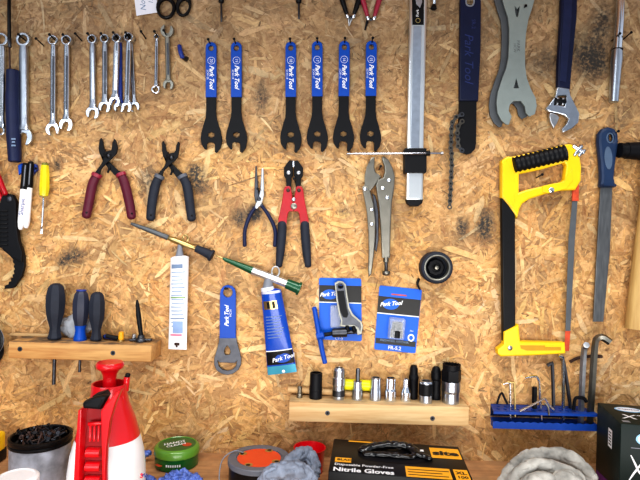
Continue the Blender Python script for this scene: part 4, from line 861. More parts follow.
# small bits on left ledge
r = thing('folding_key_set', 'small blue and black folded key set lying on the left ledge', 'tool', base_pt(111,.022,zL))
for i, (x0_, x1_, mm) in enumerate(((104,117,blackp),(105,115,dblue),(106.5,118,blackm))):
    a = base_pt(x0_,.015+.006*i,zL+.0042+.002*i); b = base_pt(x1_,.019+.004*i,zL+.004); vs, fs = tubeg([a,b], .0036, n=10); build('key_arm', vs, fs, mm, r)
r = thing('yellow_bit_holder', 'tiny yellow and steel bit standing beside the folded key set', 'bit holder', base_pt(121,.030,zL)); c = base_pt(121,.030,zL)
lathe('sleeve', [(.0042,.003),(.0046,.006),(.0040,.016),(.0001,.017)], c, amber, r, n=16); lathe('foot', [(.0062,0),(.0062,.003),(.002,.004)], c, brass, r, n=16)
r = thing('countersink_tool', 'small steel clamp foot with a leaning black rod on the left ledge', 'tool', base_pt(140,.028,zL)); c = base_pt(141,.028,zL)
lathe('foot', [(.009,0),(.0095,.002),(.0085,.005),(.006,.007),(.0055,.0115),(.0001,.012)], c, steelD, r, n=24)
vs, fs = tubeg([c+Vector((0,0,.010)), c+Vector((-.0055,0,.045)), c+Vector((-.0075,0,.062))], [.0036,.0042,.003], n=12); build('rod', vs, fs, blackp, r); vs, fs = tubeg([c+Vector((-.0075,0,.060)), c+Vector((-.0085,0,.070))], [.0036,.0018], n=12); build('rod_tip', vs, fs, blackp, r)
vs, fs = tubeg([c+Vector((-.018,-.003,.003)), c+Vector((.018,-.001,.004))], .0022, n=10); build('cross_bar', vs, fs, steelD, r)
vs, fs = tubeg([c+Vector((-.014,.004,.0)), c+Vector((-.013,.004,.011))], .004, n=10); build('side_post', vs, fs, steel, r)
# ================================================================ HEX KEY RACK
r = thing('hex_key_rack', 'blue perforated metal rack for hex keys at the lower right', 'rack', W(545,430,0))
zt = zpx(413,546,.040); zb = zpx(428,546,.036); xa = W(493.5,410,.040).x; xb = W(599,410,.040).x
def hplate(nm, x0, x1, y0, y1, z, th, holes, m, r, slant=0):
    vs, fs = curve_mesh([[(x0,y0),(x1,y0),(x1-slant,y1),(x0+slant,y1)]]+holes, th/2, .0003)
    build(nm, [(v.x, v.y, z+v.z) for v in vs], fs, m, r)
HX = [xa+.012+i*(xb-xa-.024)/13 for i in range(14)]
holes = [[(x+.0034*math.cos(q), -.028+.0034*math.sin(q)) for q in [2*math.pi*j/10 for j in range(10)]] for x in HX] + [[(x+.005+.0026*math.cos(q), -.015+.0026*math.sin(q)) for q in [2*math.pi*j/10 for j in range(10)]] for x in HX[:-1]]
hplate('top_shelf', xa, xb, -.040, -.001, zt, .0016, holes, bluer, r, .008)
hplate('bottom_shelf', xa, xb, -.038, -.001, zb+.004, .0016, [], bluer, r, .008)
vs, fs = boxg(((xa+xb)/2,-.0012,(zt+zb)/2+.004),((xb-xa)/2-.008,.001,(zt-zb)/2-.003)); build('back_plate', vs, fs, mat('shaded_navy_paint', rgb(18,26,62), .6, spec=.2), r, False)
vs, fs = boxg(((xa+xb)/2,-.0405,zt-.0015),((xb-xa)/2,.0008,.0022)); build('top_lip', vs, fs, bluer, r, False)
lipw = []
N_ = 28
for i in range(N_*4+1):
    s = i/(N_*4); lipw.append((xa+(xb-xa)*s, .0105+.0016*abs(math.sin(s*N_*math.pi/2))))
vs, fs = curve_mesh([[(xa,0),(xb,0)]+list(reversed(lipw))], .0008, .0002); build('scalloped_lip', [(v.x, -.0385-v.z, zb-.002+v.y) for v in vs], fs, bluer, r)
for x in (xa+.002, xb-.002):
    vs, fs = boxg((x,-.031,zb+.004),(.0008,.007,.005)); build('end_plate', vs, fs, bluer, r, False)
def hexkey(label, pts, rad, m, t=.026, n=6, sm=0):
    a = pts[-1]; o = tube('hex_key', pts, rad*(1.25 if rad < 1.5 else 1.05), m, None, t=t, n=n, sm=4, cap=.1, ang=25)
    return tag(o, label, 'hex key', 'hex keys in the blue rack')
hexkey('small black hex key loop at the far left of the rack', [(497,404,.03),(499.5,396,.028),(502,393,.026),(504,397,.025),(507.5,404,.024)], .9, blackm)
hexkey('thin silver hex key near the left end, short arm pointing left', [(503,384),(508.6,382.6),(510,384),(510.4,420)], .8, chrome, .024)
hexkey('second thin silver hex key near the left end, slightly taller', [(507,381.6),(513,382.6),(514.4,385),(515,417)], .8, brass, .029)
hexkey('silver hex key with long arm pointing left beside a thick black bit', [(525,377.6),(535,376.4),(538.4,379),(539.4,386),(541.6,421)], 1.0, chrome, .027)
hexkey('thick black upright bit in the middle of the rack', [(534.6,387),(534.4,408)], 2.5, blackm, .022)
hexkey('bright silver hex key lying slanted across the rack top', [(519.5,411,.044),(532,405,.044),(543,399,.044),(546,399.6,.044),(550,406,.044),(554,410,.044)], .9, chrome)
hexkey('small silver hex key hanging point down in the rack middle', [(545,403,.040),(548,407,.042),(549,415,.042)], .8, nickel)
hexkey('upright dull grey hex key right of the thick black bit', [(547.4,365.6),(551,363.6),(552.4,367),(553.6,406)], 1.7, steelD, .018)
hexkey('slim bright hex key standing right through both shelves', [(558.6,355.6),(562,357.6),(563,362),(563.4,424)], 1.3, chrome, .026)
hexkey('leaning blue grey hex key beside the slim bright one', [(561.6,359),(564.4,366),(570.6,408)], 1.8, steelD, .016)
hexkey('black hex key curled over near the right end of the rack', [(573.6,410),(574.6,401),(577,397.6),(584,398.6),(586.4,402)], 1.7, blackm, .034)
hexkey('large upright steel hex key with its short end toward the viewer', [(586.5,345,.045),(585.4,346,.036),(584.2,350,.030),(582.6,375,.028),(580.6,424,.026)], 3.0, steel)
hexkey('largest hex key, long arm up and bent right at the top', [(610.4,342.6,.040),(603,337.6,.034),(597.6,338.4,.030),(595,345,.028),(592.6,380,.026),(589.8,424,.025)], 3.4, nickel)
hexkey('thin hex key lying against the board above the rack right end', [(570,362,.004),(578,358,.004),(590,356.4,.004),(602,356.6,.004)], 1.3, rustd)
# ================================================================ BENCH ITEMS
def bench_pt(px, py, t): # column px at row py, depth t, dropped to the bench
    w = W(px, py, t); w.z = ZB; return w
# can of screws
r = thing('screw_can', 'scuffed grey can full of dark screws beside the sprayer', 'can', bench_pt(42,440,.13)); c = bench_pt(41,438,.13); h = W(41,434.5,.13).z - ZB; R_ = 27.6*K(.13)
lathe('can_body', [(R_-.002,0),(R_,.002),(R_,h-.006),(R_-.0012,h-.005)], c, canm, r, n=48, cap=False)
lathe('rim', [(R_,h-.012),(R_+.0018,h-.011),(R_+.0018,h-.008),(R_+.0006,h-.007),(R_+.002,h-.005),(R_+.002,h),(R_-.001,h+.001),(R_-.003,h-.001),(R_-.003,h-.012),(.0001,h-.010)], c, blackg, r, n=48)
plate('barcode', [(35,469),(46,468),(46,500),(35,500)], .1755,.1757, blackp, r, .00001) if False else None
SC = []
for i in range(110):
    q = random.uniform(0,6.28); d_ = math.sqrt(random.random())*(R_-.010); a = c + Vector((d_*math.cos(q), d_*math.sin(q), h-.010+random.uniform(0,.007))); dr = Vector((random.uniform(-1,1),random.uniform(-1,1),random.uniform(-.15,.5))).normalized()
    b = a + dr*.018
    for p_ in (a, b):
        e = (Vector((p_.x,p_.y))-Vector((c.x,c.y)))
        if e.length > R_-.006: e = e.normalized()*(R_-.006); p_.x, p_.y = c.x+e.x, c.y+e.y
    vs, fs = tubeg([a, a+(b-a)*.9, b], [.0012,.0014,.0032], n=7, cap=0); o = build('screw', vs, fs, random.choice([steelD, rustd, rustd, steelD, blackm]), None)
    tag(o, 'dark metal screw lying loose in the heap in the grey can', 'screw', 'screws heaped in the grey can')
# white lid
r = thing('white_jar', 'white jar lid at the bottom left corner before the grey can', 'jar', bench_pt(17,480,.24)); c = bench_pt(17,480,.24); h = W(17,476,.24).z-ZB; R_ = 20*K(.24)
lathe('jar_body', [(R_-.004,0),(R_-.002,.002),(R_-.002,h-.014)], c, whitep, r, n=40); lathe('lid', [(R_-.001,h-.015),(R_,h-.013),(R_,h-.002),(R_-.002,h),(R_-.005,h+.0006),(R_-.006,h-.0004),(.0001,h)], c, whitep, r, n=48)
# tape measure at left
r = thing('tape_measure', 'yellow and black tape measure cut off by the left edge', 'tape measure', bench_pt(-6,450,.05)); c = bench_pt(-12,446,.06)
bevbox('case', c+Vector((0,0,.024)), (.021,.016,.024), yel2 if False else yellow, r, .006); bevbox('bumper', c+Vector((.004,0,.010)), (.0185,.0172,.0105), blackp, r, .004); lathe('side_disc', [(.013,0),(.012,.0018),(.0001,.002)], c+Vector((0,-.016,.026)), blackp, r, (0,-1,0))
# sprayer
TS = .2; k = K(TS); cx = base_pt(107.6, TS, ZB+.08); c = Vector((cx.x, -TS, ZB)); hz = lambda py: W(110, py, TS).z - ZB
r = thing('pump_sprayer', 'red and white hand pump sprayer bottle in the foreground left', 'sprayer', c)
lathe('bottle', [(34*k,0),(37*k,.004),(37.4*k,.02),(36.6*k,hz(468)),(34.6*k,hz(452)),(31.6*k,hz(440)),(29.4*k,hz(434)),(28.4*k,hz(430)),(.001,hz(430))], c, whitep, r, n=64, ang=60)
lathe('red_shoulder', [(30*k,hz(436)),(30.4*k,hz(435.6)),(28.6*k,hz(429)),(26*k,hz(420)),(22.6*k,hz(411)),(19.4*k,hz(403)),(17.8*k,hz(396)),(17.0*k,hz(390)),(17.0*k,hz(384)),(16.6*k,hz(383)),(15.2*k,hz(383.4)),(14.8*k,hz(388)),(14.6*k,hz(396)),(.001,hz(396))], c, red, r, n=64, ang=60)
lathe('neck_well', [(14.4*k,hz(395)),(10*k,hz(393)),(.001,hz(393))], c, blackp, r, n=32)
lathe('pump_knob', [(6.6*k,hz(396)),(6.2*k,hz(380)),(7*k,hz(374)),(9*k,hz(370)),(12.8*k,hz(367.6)),(13.4*k,hz(366)),(13.2*k,hz(363.6)),(12*k,hz(362)),(8*k,hz(361.8)),(.001,hz(362.6))], c, red, r, n=48, ang=50)
vs, fs = tubeg([c+Vector((15*k,.004,hz(391))), c+Vector((15.6*k,.006,hz(378)))], 3.2*k, n=14, cap=.4); build('side_post', vs, fs, red, r); vs, fs = tubeg([c+Vector((15.6*k,.006,hz(378.4))), c+Vector((16.6*k,.006,hz(375)))], 2.6*k, n=14); build('valve_pin', vs, fs, blackp, r)
# trigger handle: open channel with finger grooves running down the front
def slab(nm, pts, t0, t1, m, bev=.0012):
    pts = [(x+1.5+max(0,y-400)*.028, y) for x, y in pts]
    return plate(nm, pts, t0, t1, m, r, bev)
slab('handle_wall', [(82.6,406),(86,405),(83.6,440),(80.4,490),(75,490),(78.6,445)], .252,.285, red)
slab('handle_wall', [(100.6,410),(105,403.4),(117,391),(121,388.6),(115,402),(109,420),(105,446),(103.4,468),(103,492),(99.8,492),(100.4,450)], .277,.287, red)
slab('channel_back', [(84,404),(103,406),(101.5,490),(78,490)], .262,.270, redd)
for i, y in enumerate((452,466,480,493)):
    tube('finger_rib', [(87.5-.5*i,y,.272),(101+.1*i,y,.272)], [4.9]*2, red, r, flat=1.3, n=14, cap=.2)
for i in range(3): tube('grip_ridge', [(90.5+i*4.2,426,.276),(90+i*4.2,441,.280)], 1.2, red, r, n=8)
tube('finger_rib', [(89,424,.276),(101.5,423,.276)], [2,2], red, r, n=12)
slab('trigger', [(82.6,402.4),(84.6,400),(93,396.6),(103,394.4),(108,395),(104.4,401.6),(100,408.6),(83.4,407.4)], .276,.290, blackp, .004)
slab('nozzle', [(94,394),(104,391),(107,396),(102,402),(93,402)], .240,.262, blackp, .003)
text('S', 141.5, 476, 5, -8, .2415, red, r, bold=.03); text('W', 144, 475.5, 4.4, -8, .236, dblue, r, bold=.03)
# green tin
TG = .047; c = bench_pt(177,452,TG); k = K(TG); R_ = 22*k; h = .034
r = thing('hand_cleaner_tin', 'round green tin with a lime rim at the back of the bench', 'tin', c)
lathe('tin_body', [(R_-.0035,0),(R_-.0015,.002),(R_-.0015,.019),(R_-.003,.020)], c, green, r, n=48); lathe('lid', [(R_-.001,.0195),(R_,.0205),(R_,.029),(R_-.002,.032),(R_-.0055,h),(R_-.0065,h-.0012)], c, greenl, r, n=48)
lathe('lid_panel', [(R_-.0064,h-.0012),(.0001,h-.001)], c, green, r, n=48)
def topM(c, z, ang): return Matrix.Translation(Vector((c.x,c.y,z))) @ Matrix.Rotation(math.radians(ang),4,'Z')
text('HANDS', 0,0,.0105,0,0,white,r,M=topM(c+Vector((-.006,.004,0)),ZB+h-.0008,32),bold=.02,shear=.2); text('CLEAN', 0,0,.0105,0,0,white,r,M=topM(c+Vector((-.001,-.005,0)),ZB+h-.0008,32),bold=.02,shear=.2)
vs, fs = latheg([(.0075,0),(.0001,.0003)], c+Vector((.0165,-.001,h-.0009))); build('red_spot', vs, fs, rust, r)
vs, fs = tubeg([c+Vector(((R_-.001)*math.sin(q), -(R_-.001)*math.cos(q), .010)) for q in (-.75,-.6,-.45)], .004, flat=.15, n=10, ref=(0,0,1), cap=.5); build('side_badge', vs, fs, rust, r)
for q in (-.2,-.1,0,.1,.2,.3,.4):
    vs, fs = boxg(c+Vector(((R_-.0013)*math.sin(q), -(R_-.0013)*math.cos(q), .011)), (.0011,.0003,.0018), Matrix.Rotation(q,3,'Z')); build('side_lettering', vs, fs, white, r, False)
# tape reel with orange disc
TR = .112; c = bench_pt(259,462,TR); k = K(TR); R_ = 31*k; h = W(259,457,TR).z-ZB
r = thing('wire_reel', 'grey rimmed black reel with a bright orange label on top', 'reel', c)
lathe('drum', [(R_-.004,0),(R_-.002,.002),(R_-.002,h-.008)], c, blackg, r, n=56); lathe('grey_flange', [(R_-.002,h-.009),(R_,h-.008),(R_,h-.001),(R_-.001,h),(R_*.74,h),(R_*.73,h-.0015),(.0001,h-.0015)], c, mat('slate_grey_plastic', rgb(98,102,112), .45), r, n=56)
lathe('orange_label', [(R_*.7,0),(R_*.7,.0006),(.0001,.0007)], c+Vector((0,0,h-.0014)), orange, r, n=48)
for q in (60,150,240,330):
    a = math.radians(q+5); vs, fs = latheg([(.0062,0),(.0062,.0008),(.0001,.0009)], c+Vector((R_*.62*math.cos(a), R_*.62*math.sin(a), h-.0012))); o = build('brass_clip', vs, fs, brass, r)
    vs, fs = latheg([(.004,0),(.0001,.0003)], c+Vector((R_*.64*math.cos(a), R_*.64*math.sin(a), h-.0004))); build('clip_hole', vs, fs, blackm, r)
vs, fs = tubeg(catmull([c+Vector((-R_*.55,.012,h+.001)), c+Vector((-R_*.85,.010,h+.004)), c+Vector((-R_*1.2,.004,h-.008)), c+Vector((-R_*1.22,-.012,.012)), c+Vector((-R_*.98,-.030,.004)), c+Vector((-R_*.6,-.052,.002))], 6), .0009, n=8); build('loose_wire', vs, fs, grayp, r)
# red cup
TC = .06; c = bench_pt(309.5,455,TC); k = K(TC); h = W(309,447,TC).z - ZB
r = thing('red_cup', 'small red plastic cup behind the grey cloth glove', 'cup', c)
lathe('cup_wall', [(13*k,0),(13.6*k,.001),(15.4*k,h-.002),(16.2*k,h),(15*k,h),(14.6*k,h-.003),(12.4*k,.004),(.0001,.004)], c, red, r, n=40)
# ---- soft lumps
def soft(name, tubes, m, parent, vox=.0022, disp=.0025, size=.012, floor=ZB, seed=0, smooth=4, keep=None):
    bm = bmesh.new()
    for pts, rad, fl in tubes:
        vs, fs = tubeg(pts, rad, fl, 16, (0,0,1), 1); bv = [bm.verts.new(v) for v in vs]
        for f in fs: bm.faces.new([bv[i] for i in f])
    bmesh.ops.recalc_face_normals(bm, faces=bm.faces)
    me = bpy.data.meshes.new('tmp'); bm.to_mesh(me); bm.free(); ob = bpy.data.objects.new('tmp', me); C.objects.link(ob)
    md = ob.modifiers.new('r', 'REMESH'); md.mode = 'VOXEL'; md.voxel_size = vox
    ms = ob.modifiers.new('s', 'SMOOTH'); ms.iterations = smooth; ms.factor = .5
    dg = bpy.context.evaluated_depsgraph_get(); dg.update(); m2 = bpy.data.meshes.new_from_object(ob.evaluated_get(dg))
    vs = []
    for v in m2.vertices:
        p = v.co.copy(); n_ = v.normal; q = p/size + Vector((seed*3.1,seed,0))
        d_ = noise.noise(q) + .6*noise.noise(q*2.3) - 1.2*max(0,.18-abs(noise.noise(q*1.2+Vector((5,5,5)))))/.18
        p = p + n_*d_*disp; p.z = max(p.z, floor+.0002); p.y = min(p.y, -.003)
        if keep: p = keep(p)
        vs.append(p)
    fs = [tuple(p.vertices) for p in m2.polygons]
    bpy.data.objects.remove(ob); bpy.data.meshes.remove(me); bpy.data.meshes.remove(m2)
    return build(name, vs, fs, m, parent, True, 180)
def T_(pts, rad, fl=1.0, sm=4):
    Q = catmull([W(*p) for p in pts], sm); R = [v.x for v in catmull([Vector((x,0,0)) for x in rad], sm)]
    R = [max(x,.5)*K(.1) for x in R]; return (Q, R, fl)
o = soft('work_glove', [T_([(498,490,.10),(508,474,.095),(524,459,.09),(545,454,.09),(566,456,.095),(582,466,.10),(593,480,.11)], [5,6.5,7.5,7,7.5,6.5,6]),
    T_([(506,496,.12),(516,476,.125),(536,464,.13),(558,469,.135),(576,476,.14),(584,490,.15)], [5,6.5,6,6.5,6,5]),
    T_([(512,500,.145),(528,484,.15),(544,479,.155),(556,484,.16)], [6,7,7,6]), T_([(558,480,.155),(570,480,.16),(582,490,.16)], [8,9,8]),
    T_([(508,510,.12),(530,500,.12),(560,496,.12),(588,500,.12)], [14,16,16,12])],
    glovem, None, .0016, .0014, .022, seed=2, smooth=1)
tag(o, 'dirty white knitted work glove bunched at the bottom right beside the dark box', 'glove')
reel_c = bench_pt(259,462,.112); reel_r = 31*K(.112)+.0025; reel_h = W(259,457,.112).z+.0012
def off_reel(p):
    d_ = math.hypot(p.x-reel_c.x, p.y-reel_c.y)
    if d_ < reel_r and p.z < reel_h:
        if p.z > reel_h-.014 or d_ < reel_r*.75: p.z = reel_h
        else: q = reel_r/max(d_,.001); p.x = reel_c.x+(p.x-reel_c.x)*q; p.y = reel_c.y+(p.y-reel_c.y)*q
    return p
o = soft('work_glove', [T_([(264,486,.20),(272,474,.20),(284,470,.20),(300,472,.19),(312,482,.19)], [7,8,8,9,8]),
    T_([(276,476,.15),(288,466,.14),(298,456,.125),(306,455,.11),(313,462,.12),(315,474,.14)], [6,7.5,8,8,7,6]), T_([(262,500,.19),(285,488,.18),(312,490,.18)], [10,13,11])],
    clothg, None, .0018, .0026, .014, seed=5, smooth=2, keep=off_reel)
tag(o, 'crumpled grey cloth glove lying over the reel and red cup', 'glove')
o = soft('nitrile_glove', [T_([(160,484,.11),(172,478,.11),(184,477,.11),(199,482,.11)], [5,7,7,6]), T_([(158,492,.12),(176,490,.12),(202,491,.12)], [7,10,8])], nitr, None, .0016, .0040, .008, seed=8, smooth=2)
tag(o, 'crumpled blue nitrile glove in front of the green tin', 'glove')
o = soft('nitrile_glove', [T_([(138,456,.05),(145,454,.045),(151,453,.045)], [3,3.6,2.6]), T_([(138,462,.05),(144,460,.05)], [4,3])], nitr, None, .0016, .0022, .006, seed=9, smooth=2)
tag(o, 'scrap of blue nitrile glove behind the sprayer, left of the green tin', 'glove')
o = soft('nitrile_glove', [T_([(140,485,.12),(148,481,.12),(154,486,.12)], [5,6,5])], nitr, None, .0016, .0024, .006, seed=12, smooth=2)
tag(o, 'small blue nitrile glove end between the sprayer and the larger blue glove', 'glove')
# ================================================================ NITRILE GLOVE BOX
def ray_plane_z(px, py, z):
    a = W(px, py, 0); cam = Vector((0,-D,ZC)); d = a-cam; s = (z-ZC)/d.z; return cam + d*s
HB = .065; zt_ = ZB+HB
c0 = ray_plane_z(334,438.6,zt_); c1 = ray_plane_z(458.5,446.6,zt_); c3 = ray_plane_z(326,471,zt_); ux = (c1-c0); Lx = ux.length; ux.normalize(); uy = Vector((-ux.y, ux.x, 0)); Ly = abs((c3-c0).dot(uy))
r = thing('glove_carton', 'black carton of disposable gloves with yellow and white print', 'box', (c0+ux*Lx/2-uy*Ly/2)-Vector((0,0,HB)))
Rm = Matrix((ux, uy, Vector((0,0,1)))).transposed(); cc = c0+ux*Lx/2-uy*Ly/2
bevbox('carton', cc-Vector((0,0,HB/2)), (Lx/2,Ly/2,HB/2), boxb, r, .0012, Rm)
MB4 = Matrix.Translation(c0) @ Rm.to_4x4()
def topq(nm, u0, v0, u1, v1, m, z=.0002):
    vs = [MB4 @ Vector((a*Lx, -b*Ly, z)) for a, b in ((u0,v1),(u1,v1),(u1,v0),(u0,v0))]; return build(nm, vs, [(0,1,2,3)], m, r, False)
def topt(s, u, v, size, m, ang=0, bold=0, shear=0, al='LEFT', sx=1): return text(s,0,0,size,0,0,m,r,M=MB4 @ Matrix.Translation((u*Lx,-v*Ly,.0004)) @ Matrix.Rotation(math.radians(ang),4,'Z'),bold=bold,shear=shear,align=al,sx=sx)
topq('yellow_panel', .76,.10,.985,.42, amber); topt('site', .872,.27,.021, boxb, bold=.05, al='CENTER', sx=1.25)
topq('yellow_stripe', .12,.035,.42,.075, amber); topq('grey_stripe', .42,.03,.62,.085, grayp)
topq('yellow_tab', .035,.60,.155,.73, amber); topt('BLACK', .05,.665,.0085, boxb, bold=.03)
topt('Disposable Powder-Free', .035,.80,.0100, white, bold=.015, sx=.82); topt('Nitrile Gloves', .03,.94,.0165, white, bold=.035, sx=.88)
topq('yellow_panel', .545,.72,.86,1.0, amber); topq('panel_rule', .56,.79,.85,.81, boxb, .0003); topq('panel_rule', .56,.86,.80,.88, boxb, .0003); topq('panel_rule', .56,.93,.84,.95, boxb, .0003)
topq('yellow_panel', .885,.72,.985,1.0, amber); topt('XL', .935,.82,.012, boxb, bold=.03, al='CENTER'); topt('100', .935,.93,.010, boxb, bold=.03, al='CENTER')
# dispenser slot
sl = []
for i in range(36):
    q = 2*math.pi*i/36; sl.append((.46+.26*math.copysign(abs(math.cos(q))**.7, math.cos(q)), .42+.23*math.copysign(abs(math.sin(q))**.8, math.sin(q))))
build('dispenser_slot', [MB4 @ Vector((a*Lx,-b*Ly,.0005)) for a, b in sl], [tuple(range(36))[::-1]], blackm, r, False)
topq('white_tag', .50,.17,.62,.25, white, .0018); topq('white_tag', .67,.20,.71,.26, white, .0008)
pts = lambda L: [MB4 @ Vector((a*Lx,-b*Ly,z)) for a, b, z in L]
o = soft('rubber_glove', [(catmull(pts([(.22,.40,.002),(.36,.30,.007),(.55,.26,.008),(.66,.34,.004)]),4), [.008]*13, .8), (catmull(pts([(.25,.48,.001),(.45,.50,.003),(.62,.48,.002)]),4), [.006]*9, .8), (catmull(pts([(.60,.34,.005),(.68,.44,.003),(.75,.50,.001)]),4), [.006]*9, .8)], mat('shiny_black_rubber', rgb(10,10,12), .22, 0, .1, 40, spec=.6), None, .002, .0012, .018, floor=zt_+.0006, seed=4, smooth=8)
tag(o, 'glossy black glove bulging out of the slot of the black carton', 'glove')
# ================================================================ XT BOX
HX_ = .124; zt2 = ZB+HX_
b0 = ray_plane_z(597.5,402.6,zt2); f0 = ray_plane_z(621,423.6,zt2); vy = (b0-f0).normalized(); Ly2 = (b0-f0).length; vx = Vector((vy.y,-vy.x,0)); Lx2 = .20
r = thing('parts_carton', 'dark green black carton with white stroke lettering at the right edge', 'box', f0+vy*Ly2/2+vx*Lx2/2-Vector((0,0,HX_)))
R2 = Matrix((vx, vy, Vector((0,0,1)))).transposed(); bevbox('carton', f0+vy*Ly2/2+vx*Lx2/2-Vector((0,0,HX_/2)), (Lx2/2,Ly2/2,HX_/2), boxd, r, .0008, R2)
MT = Matrix.Translation(f0) @ R2.to_4x4()                         # top: x right, y back
MF = Matrix.Translation(f0) @ Matrix((vx, Vector((0,0,1)), -vy)).transposed().to_4x4()   # front: x right, y up
def flat(nm, M, pts_, m, z=.0003): return build(nm, [M @ Vector((a,b,z)) for a, b in pts_], [tuple(range(len(pts_)))], m, r, False)
skyb = mat('pale_blue_oval', rgb(150,200,240), .5)
flat('oval_logo', MT, [(a, b) for a, b in circ(.036,.072,.020,.0125,28)], skyb); flat('oval_logo', MT, circ(.036,.072,.0175,.0098,28), white, .0005); text('SHIMANO',0,0,.0062,0,0,dblue,r,M=MT @ Matrix.Translation((.036,.072,.0006)),bold=.03,sx=1.1)
text('XT',0,0,.030,0,0,white,r,M=MT @ Matrix.Translation((.010,.034,.0004)),shear=.3,align='LEFT'); flat('small_square', MT, [(.006,.008),(.016,.008),(.016,.016),(.006,.016)], grayp)
flat('oval_logo', MF, circ(.040,-.020,.020,.0105,28), skyb); flat('oval_logo', MF, circ(.040,-.020,.0175,.0085,28), white, .0005); text('SHIMANO',0,0,.0062,0,0,dblue,r,M=MF @ Matrix.Translation((.040,-.020,.0006)),bold=.03)
flat('white_rule', MF, [(.014,-.033),(.07,-.033),(.07,-.034),(.014,-.034)], grayp)
def stroke(M, P_, w, m):
    vs, fs = [], []; Q = catmull([Vector((a,b,0)) for a, b in P_], 5)
    for i, p in enumerate(Q):
        d_ = (Q[min(i+1,len(Q)-1)]-Q[max(i-1,0)]).normalized(); n_ = Vector((-d_.y,d_.x,0)); ww = w*(.35+.65*math.sin(math.pi*min(max(i/(len(Q)-1),.05),.95)))
        vs += [M @ (p+n_*ww+Vector((0,0,.0004))), M @ (p-n_*ww+Vector((0,0,.0004)))]
    for i in range(len(Q)-1): fs.append((2*i,2*i+1,2*i+3,2*i+2))
    build('brush_letter', vs, fs, m, r, False)
stroke(MF, [(.014,-.044),(.020,-.056),(.026,-.068),(.036,-.078)], .0014, white); stroke(MF, [(.034,-.046),(.025,-.060),(.018,-.071),(.012,-.082)], .0014, white); stroke(MF, [(.036,-.058),(.055,-.056),(.072,-.058)], .0012, white); stroke(MF, [(.050,-.058),(.048,-.070),(.044,-.082)], .0014, white)
flat('small_square', MF, [(.002,-.086),(.010,-.086),(.010,-.093),(.002,-.093)], grayp)
flat('purple_base', MF, [(0,-.098),(.19,-.088),(.19,-.1235),(0,-.1235)], purple)
ML = Matrix.Translation(b0) @ Matrix((-vy, Vector((0,0,1)), -vx)).transposed().to_4x4()
flat('purple_base', ML, [(.004,-.108),(Ly2,-.098),(Ly2,-.1235),(.004,-.1235)], purple)
flat('barcode_label', ML, [(Ly2*.52,-.022),(Ly2*.68,-.022),(Ly2*.68,-.050),(Ly2*.52,-.050)], white)
for i in range(5): flat('barcode_bar', ML, [(Ly2*.55,-.026-i*.0045),(Ly2*.65,-.026-i*.0045),(Ly2*.65,-.028-i*.0045),(Ly2*.55,-.028-i*.0045)], blackp, .0005)
# ================================================================ WORLD, LIGHT, CAMERA
w = bpy.data.worlds.new('World'); bpy.context.scene.world = w; w.use_nodes = True; nt = w.node_tree; bg = nt.nodes['Background']
tc = nt.nodes.new('ShaderNodeTexCoord'); nz = nt.nodes.new('ShaderNodeTexNoise'); nz.inputs['Scale'].default_value = 1.7; nz.inputs['Detail'].default_value = 2
cp = nt.nodes.new('ShaderNodeValToRGB'); cp.color_ramp.elements[0].position = .42; cp.color_ramp.elements[1].position = .62
cp.color_ramp.elements[0].color = (.07,.075,.085,1); cp.color_ramp.elements[1].color = (.62,.67,.75,1)
nt.links.new(tc.outputs['Generated'], nz.inputs['Vector']); nt.links.new(nz.outputs['Fac'], cp.inputs['Fac']); nt.links.new(cp.outputs['Color'], bg.inputs['Color']); bg.inputs['Strength'].default_value = 1.0
def area(nm, loc, target, sx, sy, e, col):
    l = bpy.data.lights.new(nm, 'AREA'); l.shape = 'RECTANGLE'; l.size = sx; l.size_y = sy; l.energy = e; l.color = col
    o = bpy.data.objects.new(nm, l); C.objects.link(o); o.location = loc; o.rotation_euler = (Vector(target)-Vector(loc)).to_track_quat('-Z','Y').to_euler()
area('window_light', (-.9,-2.2,1.7), (-.05,0,1.0), 1.4, 1.0, 15, (.93,.97,1))
area('strip_light', (.1,-.90,2.50), (0,0,.95), 1.6, .35, 21, (1,.985,.96))
area('low_bounce', (.1,-1.5,.85), (0,0,.95), 1.4, .5, 16, (1,.97,.93))
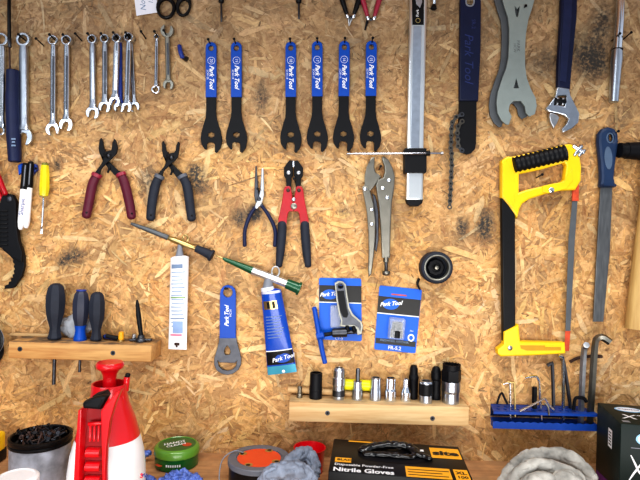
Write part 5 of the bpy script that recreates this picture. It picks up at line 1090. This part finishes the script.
vs, fs = boxg((0,-.155,1.83),(.80,.155,.012)); o = build('light_blocker_1', vs, fs, benchw, None, False); o['kind'] = 'structure'  # unseen board added to block strip light from the wall top
cam = bpy.data.cameras.new('Camera'); co = bpy.data.objects.new('Camera', cam); C.objects.link(co); cam.sensor_width = 36; cam.lens = F/640*36; cam.clip_start = .01
right = Vector((cr,0,sr)); up = Vector((-sr,0,cr)); back = Vector((0,-1,0))
co.matrix_world = Matrix.Translation((0,-D,ZC)) @ Matrix((right, up, back)).transposed().to_4x4()
bpy.context.scene.camera = co
# printed marks, screws and the like hang under the part they sit on (all offsets are zero, so only the parent changes)
SUB = {'card':('black_panel','logo_oval','white_rule','orange_line','lettering','ring_symbol'), 'carton':('yellow_panel','yellow_stripe','grey_stripe','yellow_tab','panel_rule','oval_logo','lettering','small_square','barcode_label','brush_letter','purple_base','white_rule'),
 'tube_body':('printed_line','printed_band','printed_mark','gold_window','window_band','black_panel','green_stripe','blue_stripe','pink_stripe','colour_chart','logo_oval','lettering','white_rule','shoulder_band'),
 'label_panel':('label_window','label_mark','lettering'), 'barrel':('lettering',), 'cap':('clip',), 'timber':('screw','screw_hole'), 'blade':('blade_paint','cutting_edge'), 'foot_bracket':('bracket_recess','bracket_rib'),
 'handle_frame':('raised_panel','frame_screw'), 'body':('lettering',), 'lid':('lid_panel','lettering','red_spot'), 'tin_body':('side_badge','side_lettering'), 'grey_flange':('brass_clip','clip_hole'), 'handle_sleeve':('lettering',),
 'grip':('embossed_lettering','grip_inlay','lettering'), 'handle':('hole_rim','grip_inlay'), 'bottle':('lettering',), 'channel_back':('finger_rib','grip_ridge')}
for o in list(C.objects):
    if o.parent is None and o.type == 'EMPTY':
        ks = list(o.children); base = lambda q: q.name.split('.')[0]
        for part_, subs in SUB.items():
            pp = [q for q in ks if base(q) == part_]
            if pp:
                for q in ks:
                    if base(q) in subs and q.parent == o and q not in pp: q.parent = pp[0]
vsn = bpy.context.scene.view_settings; vsn.view_transform = 'Standard'; vsn.look = 'Medium High Contrast'; vsn.exposure = -.02; vsn.gamma = 1
